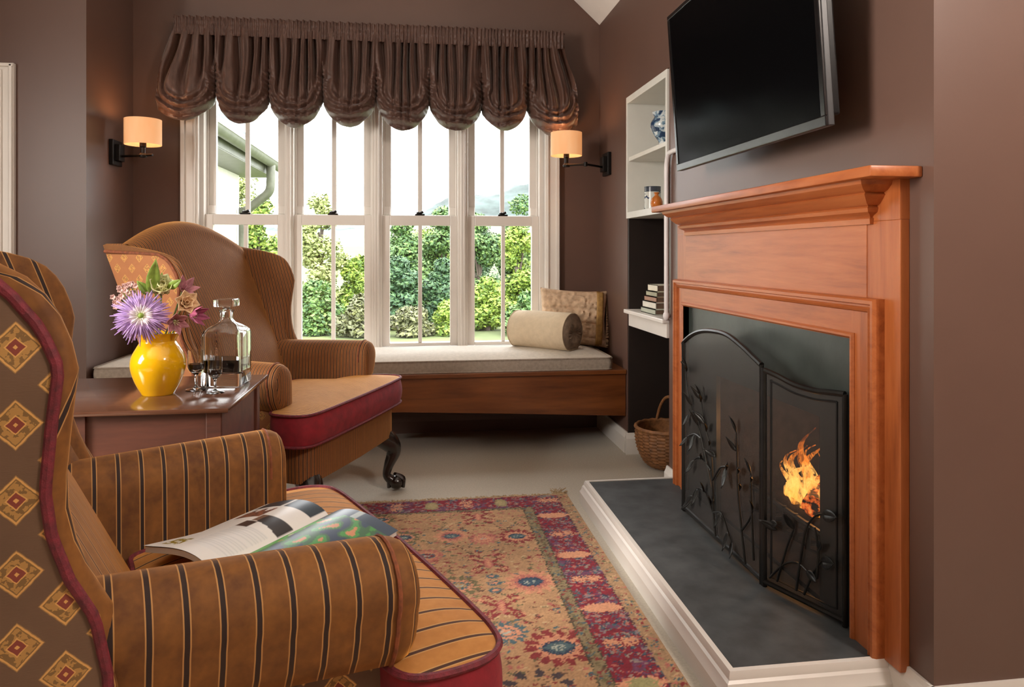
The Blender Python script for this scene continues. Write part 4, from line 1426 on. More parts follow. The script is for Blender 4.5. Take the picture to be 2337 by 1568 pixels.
def wing_chair(loc, rz, label, mats):
    ch = thing('wing_chair', loc, label, 'armchair', rz=rz, group='striped wing chairs either side of the small table')
    ST, SEAT, DIA, WELT = mats
    # seat rail
    o = MB()
    ol = [(-0.72, -0.31)] + [(-0.085 + 0.065 * math.cos(math.radians(a)), -0.325 + 0.065 * math.sin(math.radians(a))) for a in range(-90, 1, 15)] + \
         [(-0.014, -0.2), (-0.010, 0.0), (-0.014, 0.2)] + \
         [(-0.085 + 0.065 * math.cos(math.radians(a)), 0.325 + 0.065 * math.sin(math.radians(a))) for a in range(0, 91, 15)] + [(-0.72, 0.31)]
    dense = []
    for (a, b) in zip(ol, ol[1:]):
        nn = max(1, int(math.hypot(a[0] - b[0], a[1] - b[1]) / 0.02))
        dense += [(lerp(a[0], b[0], k / nn), lerp(a[1], b[1], k / nn)) for k in range(nn)]
    dense.append(ol[-1])
    L = [0]
    for a, b in zip(dense, dense[1:]):
        L.append(L[-1] + math.hypot(a[0] - b[0], a[1] - b[1]))
    rings, su = [], []
    for z, e in ((0.252, -0.004), (0.262, 0.002), (0.33, 0.004), (0.395, 0.0), (0.402, -0.012)):
        rings.append([(x * (1 + e), y * (1 + e), z) for x, y in dense])
        su += L
    o.loft(rings, su=su)
    o.build('seat_rail', ST, ch, local=True, angle=50)
    # T-shaped loose cushion
    half = [(0.012, 0.0), (0.010, 0.15), (0.006, 0.30), (0.000, 0.375), (-0.016, 0.420), (-0.058, 0.443), (-0.125, 0.440), (-0.165, 0.415), (-0.180, 0.345), (-0.190, 0.300), (-0.26, 0.268), (-0.36, 0.240), (-0.445, 0.215), (-0.455, 0.15), (-0.455, 0.0)]
    left = smooth_path(half, 5)
    outl = left + [(x, -y) for x, y in reversed(left[1:-1])]
    zc0, zc1 = 0.398, 0.512
    P = []
    for k in range(11):
        t = k / 10
        q = (1 - t)
        row, s2 = [], []
        for x, y in outl:
            cx, cy = -0.22, 0.0
            xx, yy = cx + (x - cx) * q, cy + (y - cy) * q
            row.append((xx, yy, zc1 + 0.030 * (1 - q ** 3) - 0.010 * sstep(0.0, 0.1, 0.1 - abs(xx + 0.15)) * 0))
        P.append(row)
    top = MB()
    su = [p[1] for r in P for p in r]
    rings = P
    n = len(outl)
    top.loft(rings, closed=True, caps=False, su=su)
    seat = top.build('seat_cushion', SEAT, ch, local=True, angle=70)
    sd = MB()
    R = []
    for k in range(9):
        t = k / 8
        e = 0.010 * math.sin(PI * t)
        R.append([(x + e * (1 if x > -0.1 else 0.2) * (0.7 if abs(y) > 0.4 else 1), y * (1 + e * 1.2), lerp(zc0, zc1, t)) for x, y in outl])
    sd.loft(R, caps=False)
    sd.f.append(tuple(range(n - 1, -1, -1)))
    sd.build('boxing', MT['redvelvet'], seat, local=True, angle=60)
    for z in (zc0 + 0.002, zc1):
        MB().tube([(x + (0.003 if x > -0.1 else 0), y * 1.006, z) for x, y in outl], 0.0055, 6, closed=True).build('welt', MT['redwelt'], seat, local=True)
    # rolled arms
    for sg in (1, -1):
        rings, su = [], []
        st = [-0.60 + 0.418 * k / 22 for k in range(23)]
        for s_ in st:
            pr = arm_profile(min(1.0, max(-0.1, (s_ + 0.62) / 0.46)))
            rings.append([(s_, sg * y, z) for y, z in pr])
            su += [s_] * len(pr)
        pr = arm_profile(1.0)
        cy = sum(p[0] for p in pr) / len(pr)
        cz = sum(p[1] for p in pr) / len(pr)
        for ds, q in ((0.014, 0.988), (0.027, 0.955), (0.037, 0.90), (0.044, 0.81), (0.048, 0.68), (0.050, 0.48), (0.051, 0.2)):
            rings.append([(st[-1] + ds, sg * (cy + (y - cy) * q), cz + (z - cz) * q) for y, z in pr])
            su += ([st[-1] + ds] * len(pr)) if q > 0.89 else [cy + (y - cy) * q for y, z in pr]
        ao = MB().loft(rings, su=su).build('arm', ST, ch, local=True, angle=60)
        wl = [(st[-1] + 0.010, sg * (cy + (y - cy) * 0.995), cz + (z - cz) * 0.995) for y, z in pr[3:-1]]
        MB().tube(wl, 0.0032, 6).build('welt', WELT, ao, local=True)
        # outside panel under the arm
        pts = []
        rings = []
        for s_ in (-0.56, -0.5, -0.4, -0.25, -0.125, -0.110):
            t = min(1.0, max(-0.1, (s_ + 0.62) / 0.46))
            yc = lerp(0.290, 0.368, t)
            ins = 0.010 if s_ > -0.115 else 0
            rings.append([(s_, sg * (yc - 0.05), 0.265), (s_, sg * (yc + 0.004 - ins), 0.265), (s_, sg * (yc + 0.004 - ins), 0.515), (s_, sg * (yc - 0.05), 0.515)])
        MB().loft(rings).build('outside_arm_panel', DIA, ao, local=True, angle=40)
    # inner back
    P, su = [], []
    nu = 40
    cols = []
    for i in range(nu + 1):
        u = i / nu * 2 - 1
        ztop = 1.125 + 0.105 * math.cos(u * PI / 2) ** 1.1
        col = []
        for k in range(30):
            z = lerp(0.42, ztop - 0.055, k / 29)
            hw = interp([(0.42, 0.225), (0.70, 0.275), (0.95, 0.325), (1.10, 0.350), (1.2, 0.352)], z)
            pad_ = 0.040 * (1 - u * u) ** 0.7
            col.append((sb(z) + pad_ - 0.02, u * hw, z))
        z = ztop - 0.055
        hw = interp([(0.42, 0.225), (0.70, 0.275), (0.95, 0.325), (1.10, 0.350), (1.2, 0.352)], z)
        c0 = sb(z) + 0.040 * (1 - u * u) ** 0.7 - 0.02
        rad = max(0.03, (c0 - so(z)) / 2)
        for k in range(1, 12):
            a = PI * k / 12
            col.append((c0 - rad + rad * math.cos(a), u * hw * (1 + 0.03 * math.sin(a)), z + 0.058 * math.sin(a)))
        cols.append(col)
    bk = MB()
    su = [p[1] for c in cols for p in c]
    bk.grid(cols, su=su)
    ib = bk.build('inner_back', ST, ch, local=True, angle=70)
    # outer back
    cols = []
    for i in range(nu + 1):
        u = i / nu * 2 - 1
        ztop = 1.125 + 0.105 * math.cos(u * PI / 2) ** 1.1
        col = []
        for k in range(16):
            z = lerp(0.26, ztop - 0.045, k / 15)
            hw = interp([(0.26, 0.305), (0.70, 0.335), (1.10, 0.372), (1.2, 0.365)], z)
            col.append((so(z) - 0.012 * (1 - u * u), u * hw, z))
        cols.append(col)
    MB().grid(cols).build('outer_back', DIA, ch, local=True, angle=70)
    # wings
    for sg in (1, -1):
        zs = [0.262, 0.45, 0.58, 0.64, 0.67, 0.70, 0.73, 0.76, 0.80, 0.84, 0.88, 0.92, 0.96, 0.99, 1.02, 1.045, 1.065, 1.08, 1.092, 1.102, 1.11, 1.118, 1.124]
        rings, su = [], []
        for z in zs:
            s_f = sf(z)
            s_b = min(sb(z) - 0.03, s_f - 0.02)
            s_o = so(z)
            yi = interp([(0.26, 0.26), (0.6, 0.262), (0.70, 0.265), (0.95, 0.312), (1.12, 0.338)], z)
            yf = interp([(0.26, 0.31), (0.6, 0.318), (0.70, 0.326), (0.95, 0.362), (1.12, 0.362)], z)
            yo = interp([(0.3, 0.368), (0.70, 0.374), (0.95, 0.398), (1.12, 0.378)], z)
            yob = interp([(0.3, 0.318), (0.6, 0.340), (0.95, 0.362), (1.12, 0.374)], z)
            tip = (yo - yf) / 2
            cyt = (yo + yf) / 2
            ring = [(s_o, yob - 0.03), (s_b, yi), (lerp(s_b, s_f, 0.35), lerp(yi, yf, 0.30)), (lerp(s_b, s_f, 0.7), lerp(yi, yf, 0.75))]
            for k in range(9):
                a = math.radians(-90 + 180 * k / 8)
                ring.append((s_f - tip + tip * math.cos(a), cyt + tip * math.sin(a)))
            for k in range(1, 5):
                t = k / 5
                ring.append((lerp(s_f - tip, s_o, t), lerp(yo, yob, t)))
            ring.append((s_o, yob))
            rings.append([(x, sg * y, z) for x, y in ring])
            acc = 0.0
            for (xa, ya), (xb, yb2) in zip([ring[0]] + ring[:-1], ring):
                acc += math.hypot(xb - xa, yb2 - ya)
                su.append(acc + 0.001)
        # round the very top
        last = rings[-1]
        mx = sum(p[0] for p in last) / len(last)
        my = sum(p[1] for p in last) / len(last)
        rings.append([(mx + (p[0] - mx) * 0.8, my + (p[1] - my) * 0.6, 1.130) for p in last])
        su += su[-len(last):]
        wg = MB().loft(rings, su=su).build('wing', ST, ch, local=True, angle=60)
        # diamond covered outside panel with its red cord
        def outer_pt(z, t, h):
            s_f = sf(z) - 0.020 - 0.014 * sstep(0.95, 1.08, z)
            s_o = so(z) + 0.002
            yo = interp([(0.3, 0.368), (0.70, 0.374), (0.95, 0.398), (1.12, 0.378)], z)
            yob = interp([(0.3, 0.318), (0.6, 0.340), (0.95, 0.362), (1.12, 0.374)], z)
            s_ = lerp(s_o, s_f, t)
            return (s_, sg * (lerp(yob, yo, min(1, t * 1.06)) + h), z)
        zz_ = [0.262 + (1.088 - 0.262) * k / 56 for k in range(57)]
        P = []
        for z in zz_:
            P.append([outer_pt(z, t / 10, 0.003 + 0.004 * math.sin(PI * t / 10)) for t in range(11)])
        MB().grid(P).build('outside_panel', DIA, wg, local=True, angle=80)
        cord = [outer_pt(z, 1.0, 0.003) for z in zz_]
        cord += [outer_pt(1.088 + 0.012 * k / 6, 1.0 - k / 6, 0.004) for k in range(1, 7)]
        MB().tube(cord, 0.0062, 8).build('cord', MT['redwelt'] if DIA == MT['dia_near'] else WELT, wg, local=True)
    # legs
    for sg in (1, -1):
        pth = smooth_path([(-0.075, 0.318 * sg, 0.262, 0.050), (-0.040, 0.348 * sg, 0.225, 0.046), (-0.022, 0.366 * sg, 0.178, 0.034), (-0.040, 0.352 * sg, 0.115, 0.023),
                           (-0.048, 0.346 * sg, 0.070, 0.0185), (-0.030, 0.358 * sg, 0.045, 0.024)], 5)
        lg = MB().tube([p[:3] for p in pth], [p[3] for p in pth], 14)
        lg.ball((-0.012, 0.372 * sg, 0.034), (0.038, 0.038, 0.033))
        for a in (-50, 0, 50, 180):
            dx, dy = math.cos(math.radians(a) + sg * 0.8), math.sin(math.radians(a) + sg * 0.8)
            lg.tube(smooth_path([(-0.02 + 0.01 * dx, 0.366 * sg + 0.01 * dy, 0.068), (-0.012 + 0.036 * dx, 0.372 * sg + 0.036 * dy, 0.048), (-0.012 + 0.036 * dx, 0.372 * sg + 0.036 * dy, 0.012)], 4), 0.0085, 6)
        lg.build('leg', MT['legwood'], ch, local=True)
        rl = [(-0.66, 0.27 * sg, 0.262, 0.024), (-0.69, 0.275 * sg, 0.13, 0.020), (-0.735, 0.285 * sg, 0.001, 0.016)]
        MB().tube([p[:3] for p in rl], [p[3] for p in rl], 8).build('leg', MT['legwood'], ch, local=True)
    return ch


near = wing_chair((-0.03, 1.45, 0.0085), math.radians(23.6), 'striped wing chair in the left foreground with a magazine on its seat', (MT['stripe_near'], MT['stripe_seat_lit'], MT['dia_near'], MT['goldwelt']))
far = wing_chair((-0.20, 3.04, 0.006), math.radians(-22.0), 'striped wing chair with crimson seat front standing beside the window seat', (MT['stripe_far'], MT['stripe_far_seat_lit'], MT['dia_far'], MT['goldwelt']))

# ================================================================== small table and what stands on it
tb = thing('side_table', (-0.80, 2.33, 0.0), 'dark polished mahogany side table between the two wing chairs', 'side table')
TX0, TX1, TY0, TY1, TZ = -1.14, -0.492, 2.040, 2.590, 0.68
MB().box(TX0, TX1, TY0, TY1, TZ - 0.013, TZ).build('tabletop', MT['table'], tb, bevel=0.003)
bx0, bx1, by0, by1 = TX0 + 0.03, TX1 - 0.022, TY0 + 0.022, TY1 - 0.03
for x in (bx0, bx1 - 0.042):
    for y in (by0, by1 - 0.042):
        MB().box(x, x + 0.042, y, y + 0.042, 0.0085, TZ - 0.0135).build('leg', MT['table_body'], tb, smooth=False, bevel=0.003)
for y in (by0 + 0.008, by1 - 0.022):
    MB().box(bx0 + 0.042, bx1 - 0.042, y, y + 0.014, 0.10, TZ - 0.0135).build('panel', MT['table_body'], tb, smooth=False)
for x in (bx0 + 0.008, bx1 - 0.022):
    MB().box(x, x + 0.014, by0 + 0.042, by1 - 0.042, 0.10, TZ - 0.0135).build('panel', MT['table_body'], tb, smooth=False)
MB().box(-0.886, -0.862, by0 - 0.001, by0 + 0.01, 0.10, TZ - 0.0135).build('stile', MT['table_body'], tb, smooth=False)

VX, VY = -0.748, 2.275
vs = thing('flower_vase', (VX, VY, TZ), 'glossy yellow bulbous vase of flowers on the side table', 'vase')
vp = smooth_path([(0.043, 0.0), (0.047, 0.006), (0.064, 0.040), (0.0755, 0.080), (0.073, 0.112), (0.058, 0.142), (0.050, 0.155), (0.050, 0.162), (0.060, 0.182)], 6)
MB().lathe(vp + [(0.056, 0.183), (0.046, 0.163), (0.052, 0.14), (0.06, 0.08), (0.03, 0.02)], n=48).build('vase_body', MT['yellow'], vs, local=True)


def petal(o, base, d, nrm, ln, wd, curl, n=6):
    leaf(o, base, d, nrm, ln, wd, curl)


def stem_to(o, p, r=0.0028):
    o.tube(smooth_path([(VX + (p[0] - VX) * 0.15, VY + (p[1] - VY) * 0.15, TZ + 0.05), (VX + (p[0] - VX) * 0.4, VY + (p[1] - VY) * 0.4, TZ + 0.17), tuple(p)], 5), r, 6)


def camdir(p):
    return (Vector((0, 0, 1.1)) - Vector(p)).normalized()


# big lavender spider aster facing the room
AC = Vector((-0.772, 2.205, 0.918))
at = thing('aster', AC, 'large lavender spider aster at the front of the yellow vase', 'flower', group='flowers in the yellow vase')
fd = Vector((0.28, -0.93, 0.22)).normalized()
ux = fd.cross(Vector((0, 0, 1))).normalized()
uy = ux.cross(fd)
m = M('lavender_petals')
r_ = m.attr('su').outputs['Fac']
m.set(Base_Color=m.ramp(r_, [(0.0, (0.72, 0.74, 0.52)), (0.30, (0.76, 0.68, 0.76)), (0.62, (0.58, 0.40, 0.66)), (1.0, (0.40, 0.25, 0.60))]), Roughness=0.6)
LAV = m.m
o = MB()
for layer, (n, ln, tilt, r0) in enumerate(((60, 0.062, 0.02, 0.010), (60, 0.058, 0.30, 0.009), (54, 0.050, 0.58, 0.007), (44, 0.037, 0.88, 0.004), (30, 0.024, 1.18, 0.002))):
    for k in range(n):
        a = 2 * PI * (k + rnd.uniform(-0.3, 0.3)) / n
        rd = ux * math.cos(a) + uy * math.sin(a)
        l2 = ln * rnd.uniform(0.8, 1.15)
        d0 = rd * math.cos(tilt) + fd * math.sin(tilt)
        pts = []
        for q in range(6):
            t = q / 5
            p = AC + rd * r0 + d0 * l2 * t - fd * 0.022 * t * t * (1 - layer * 0.1) + rd * 0.004 * t
            pts.append(tuple(p))
        c = [min(1, (0.15 if layer > 2 else 0.38) + t * (0.25 if layer > 2 else 0.62)) if layer < 4 else 0.02 + 0.1 * t for t in [q / 5 for q in range(6)]]
        rs = [0.0018, 0.0027, 0.0029, 0.0027, 0.0022, 0.001]
        o.tube(pts, rs, 5, su=[c[q] + 0.001 for q in range(6) for _ in range(5)])
o.build('petals', LAV, at)
MB().ball(tuple(AC + fd * 0.008), 0.008).build('flower_eye', MT['leaf'], at)
o = MB()
stem_to(o, AC - fd * 0.01)
o.build('stem', MT['stem'], at)


def simple_flower(name, c, face, n, ln, wd, cup, mat, label, eye=None, layers=1):
    c = Vector(c)
    t = thing(name, c, label, 'flower', group='flowers in the yellow vase')
    f = Vector(face).normalized()
    ex = f.cross(Vector((0, 0, 1))).normalized()
    ey = ex.cross(f)
    o = MB()
    for ly in range(layers):
        for k in range(n):
            a = 2 * PI * (k + 0.5 * ly) / n + 0.3
            rd = ex * math.cos(a) + ey * math.sin(a)
            cu_ = cup + 0.35 * ly
            leaf(o, c + rd * 0.004, rd * math.cos(cu_) + f * math.sin(cu_), f - rd * 0.3, ln * (1 - 0.18 * ly), wd, 0.35 if cup < 0.9 else -0.15)
    o.build('petals', mat, t, solid=0.0012)
    if eye:
        e = MB()
        for k in range(6):
            a = 2 * PI * k / 6
            rd = ex * math.cos(a) + ey * math.sin(a)
            e.tube([tuple(c), tuple(c + f * 0.02 + rd * 0.008)], 0.0012, 5)
        e.build('stamens', eye, t)
    o = MB()
    stem_to(o, c - f * 0.004)
    o.build('stem', MT['stem'], t)
    return t


PINK = plain('dusty_pink_petals', (0.42, 0.17, 0.20), 0.6, var=0.3, nscale=50)
MAG = plain('magenta_petals', (0.36, 0.08, 0.16), 0.6, var=0.3, nscale=50)
CRM = plain('cream_green_petals', (0.60, 0.58, 0.30), 0.55, var=0.2, nscale=40)
PEA = plain('peach_cream_petals', (0.66, 0.44, 0.24), 0.55, var=0.2, nscale=40)
simple_flower('rose', (-0.742, 2.285, 0.985), (0.25, -0.75, 0.5), 7, 0.058, 0.05, 0.75, CRM, 'cream green open bloom above the aster', layers=3)
simple_flower('rose', (-0.672, 2.270, 0.950), (0.5, -0.8, 0.15), 6, 0.046, 0.044, 0.95, PEA, 'peach rosebud at the right side of the vase', layers=3)
simple_flower('alstroemeria', (-0.690, 2.315, 0.985), (0.6, -0.5, 0.5), 6, 0.045, 0.022, 0.5, PINK, 'dusty pink lily flower at the top right of the bouquet', eye=PINK)
simple_flower('alstroemeria', (-0.655, 2.265, 0.915), (0.9, -0.4, -0.05), 6, 0.052, 0.022, 0.75, MAG, 'magenta lily flower pointing right out of the bouquet', eye=CRM)
simple_flower('alstroemeria', (-0.690, 2.235, 0.900), (0.5, -0.7, -0.2), 6, 0.042, 0.022, 0.5, PINK, 'dusty pink lily flower low beside the aster', eye=CRM)
fs_ = thing('waxflower_sprig', (-0.83, 2.27, 0.96), 'sprig of tiny pale pink blossoms at the upper left of the bouquet', 'flower', group='flowers in the yellow vase')
o, st = MB(), MB()
for k in range(46):
    p = Vector((-0.822 + rnd.gauss(0, 0.020), 2.262 + rnd.gauss(0, 0.018), 0.965 + rnd.gauss(0, 0.022)))
    st.tube([(VX - 0.02, VY, TZ + 0.16), tuple(Vector((-0.80, 2.27, 0.92)).lerp(p, 0.5)), tuple(p)], 0.0009, 4)
    for q in range(5):
        a = 2 * PI * q / 5
        d_ = Vector((math.cos(a), -0.5 + 0.2 * rnd.random(), math.sin(a)))
        leaf(o, p, d_, (0.2, -1, 0.1), 0.010, 0.008, 0.2)
st.build('stem', MT['stem'], fs_)
o.build('blossoms', plain('blush_petals', (0.66, 0.42, 0.38), 0.6, var=0.25, nscale=60), fs_, solid=0.0008)['kind'] = 'stuff'
ls = thing('leaf_spray', (-0.765, 2.30, 0.98), 'fresh green leaf spray standing at the top of the bouquet', 'leaves', group='flowers in the yellow vase')
for (b, d_, ln, wd) in (((-0.760, 2.250, 0.975), (0.14, -0.02, 1.0), 0.108, 0.036), ((-0.762, 2.255, 0.975), (-0.62, -0.1, 0.72), 0.056, 0.026), ((-0.752, 2.285, 0.985), (0.25, -0.2, 0.9), 0.062, 0.022),
                        ((-0.715, 2.262, 0.995), (0.8, -0.3, 0.5), 0.055, 0.024)):
    o = MB()
    leaf(o, b, d_, (0.3, -0.9, 0.1), ln, wd, 0.12)
    o.build('leaf', MT['leaf'], ls, solid=0.001)
o = MB()
stem_to(o, (-0.760, 2.290, 0.985))
o.build('stem', MT['stem'], ls)

# cut glass decanter
DX, DY = -0.588, 2.418
dc = thing('decanter', (DX, DY, TZ), 'square clear glass decanter with dark spirit on the side table', 'decanter', rz=math.radians(-6))
def sq(hw, z, r):
    return [(x, y, z) for x, y in rrect(-hw, hw, -hw, hw, min(r, hw * 0.98), 5)]
hw = 0.061
outs = [sq(hw - 0.004, 0.0005, 0.010), sq(hw, 0.005, 0.012), sq(hw, 0.060, 0.012), sq(hw, 0.164, 0.012), sq(hw - 0.004, 0.174, 0.014), sq(0.044, 0.188, 0.024), sq(0.028, 0.198, 0.026), sq(0.0205, 0.208, 0.020), sq(0.0195, 0.228, 0.019), sq(0.024, 0.237, 0.0235)]
ins_ = [sq(0.014, 0.236, 0.0135), sq(0.0128, 0.212, 0.0122), sq(0.020, 0.198, 0.0195), sq(0.038, 0.186, 0.02), sq(hw - 0.011, 0.171, 0.012), sq(hw - 0.008, 0.163, 0.010), sq(hw - 0.008, 0.046, 0.010), sq(hw - 0.016, 0.040, 0.010)]
MB().loft(outs + ins_).build('decanter_body', MT['crystal'], dc, local=True, angle=50)
MB().loft([sq(0.0118, 0.215, 0.011), sq(0.0122, 0.236, 0.0115), sq(0.010, 0.245, 0.0095), sq(0.030, 0.249, 0.004), sq(0.031, 0.252, 0.004), sq(0.031, 0.270, 0.004), sq(0.029, 0.273, 0.004)]).build('stopper', MT['crystal'], dc, local=True, angle=30)
MB().loft([sq(hw - 0.0162, 0.0405, 0.010), sq(hw - 0.0082, 0.0465, 0.010), sq(hw - 0.0082, 0.083, 0.010)]).build('spirit', MT['liquor'], dc, local=True, angle=40)


def sherry(x, y, label, sc=1.0):
    t = thing('cordial_glass', (x, y, TZ), label, 'glass', group='small stemmed glasses on the side table')
    pr = [(0.030, 0.0005), (0.030, 0.002), (0.010, 0.006), (0.0045, 0.012), (0.004, 0.035), (0.006, 0.048), (0.018, 0.058), (0.0235, 0.070), (0.0245, 0.085), (0.0235, 0.122),
          (0.0225, 0.122), (0.0232, 0.085), (0.022, 0.071), (0.016, 0.061), (0.002, 0.058)]
    MB().lathe([(r * sc, z * sc) for r, z in pr], n=32).build('glass_body', MT['crystal'], t, local=True, angle=50)
    wp = [(0.002, 0.0585), (0.0155, 0.0615), (0.0212, 0.071), (0.0222, 0.080)]
    MB().lathe([(r * sc, z * sc) for r, z in wp], n=32).build('wine', MT['liquor'], t, local=True, angle=40)
    return t


sherry(-0.655, 2.325, 'taller stemmed glass of dark wine beside the yellow vase', 1.0)
sherry(-0.585, 2.270, 'shorter stemmed glass of dark wine in front of the decanter', 0.88)

# ------------------------------------------------------------------ open magazine on the near seat
def magazine():
    O = Vector((-0.335, 1.285, 0.545))
    eu = Vector((0.55, 0.835, 0)).normalized()
    ev = Vector((-0.835, 0.55, 0)).normalized()
    mg = thing('magazine', O, 'open glossy magazine lying on the near wing chair seat', 'magazine')
    def bulge(v, u, lift=0):
        a = abs(v)
        h = 0.026 * math.sin(PI * min(1, a / 0.20) ** 0.7) * (1 - 0.15 * u) + 0.002
        if v > 0:
            h += 0.020 * max(0, (0.12 - u)) / 0.12 * (a / 0.2) ** 2
        return h + lift
    rr = random.Random(3)
    def paint(u, v):
        white = (0.74, 0.72, 0.70)
        if v > 0:                                       # left page
            q = v / 0.20
            if u > 0.255:
                if 0.47 < q < 0.53 or q > 0.95 or q < 0.06:
                    return white
                return (0.018, 0.028, 0.040)
            arc = 0.215 + 0.035 * math.sin(q * PI)
            if q < 0.48 and 0.155 + 0.03 * q < u < 0.215 and q > 0.02:
                if (u - 0.155) < 0.045:
                    return (0.03, 0.025, 0.025) if q < 0.40 else (0.16, 0.09, 0.06)
            if 0.50 < q < 0.9 and 0.19 < u < 0.235 + 0.01 * math.sin(q * 40):
                return (0.24, 0.09, 0.05) if mnoise.noise((u * 90, v * 90, 0)) > -0.1 else (0.10, 0.05, 0.04)
            if 0.36 < q < 0.52 and 0.135 < u < 0.165:
                return (0.05, 0.03, 0.025)
            if 0.62 < q < 0.86 and 0.018 < u < 0.055 and mnoise.noise((u * 120, v * 120, 3)) > -0.2:
                return (0.25, 0.19, 0.015)
            if 0.06 < q < 0.55 and 0.03 < u < 0.14:
                return (0.70, 0.69, 0.68) if (int(u * 420) % 3) else (0.60, 0.60, 0.60)
            return white
        q = -v / 0.20
        if q < 0.05:
            return white
        if u > 0.265:
            return (0.016, 0.030, 0.055) if abs(q - 0.5) > 0.04 else (0.35, 0.4, 0.4)
        n = mnoise.noise((u * 30, v * 40, 8.0))
        if q < 0.22 and u < 0.24:
            return (0.10, 0.42, 0.07) if n > -0.3 else (0.5, 0.62, 0.35)
        if n > 0.38:
            return (0.55, 0.22, 0.09)
        if n > 0.10:
            return (0.05, 0.25, 0.035)
        if n > -0.20:
            return (0.03, 0.10, 0.03)
        return (0.02, 0.035, 0.07)
    nu, nv = 110, 60
    for nm, v0, v1, z0 in (('left_page', 0.0005, 0.20, 0.006), ('right_page', -0.20, -0.0005, 0.006)):
        P, col = [], []
        for i in range(nu + 1):
            row = []
            for j in range(nv + 1):
                u, v = 0.30 * i / nu, lerp(v0, v1, j / nv)
                sp = v * 0.86
                row.append(tuple(O + eu * u + ev * sp + Vector((0, 0, bulge(v, u, z0)))))
                col.append((*paint(u, v), 1))
            P.append(row)
        ob = MB().grid(P).build(nm, MT['print'], mg, angle=80)
        ob.data.attributes.new('paint', 'FLOAT_COLOR', 'POINT').data.foreach_set('color', [c for q in col for c in q])
    # the block of pages underneath
    R = []
    for u in (0.001, 0.15, 0.299):
        up = [tuple(O + eu * u + ev * v * 0.85 + Vector((0, 0, bulge(v, u, 0.004)))) for v in np.linspace(-0.198, 0.198, 31)]
        lo = [tuple(O + eu * u + ev * v * 0.85 + Vector((0, 0, max(-0.002, bulge(v, u, 0.004) - 0.010)))) for v in np.linspace(0.198, -0.198, 31)]
        R.append(up + lo)
    MB().loft(R).build('page_block', MT['page'], mg, angle=50)


magazine()


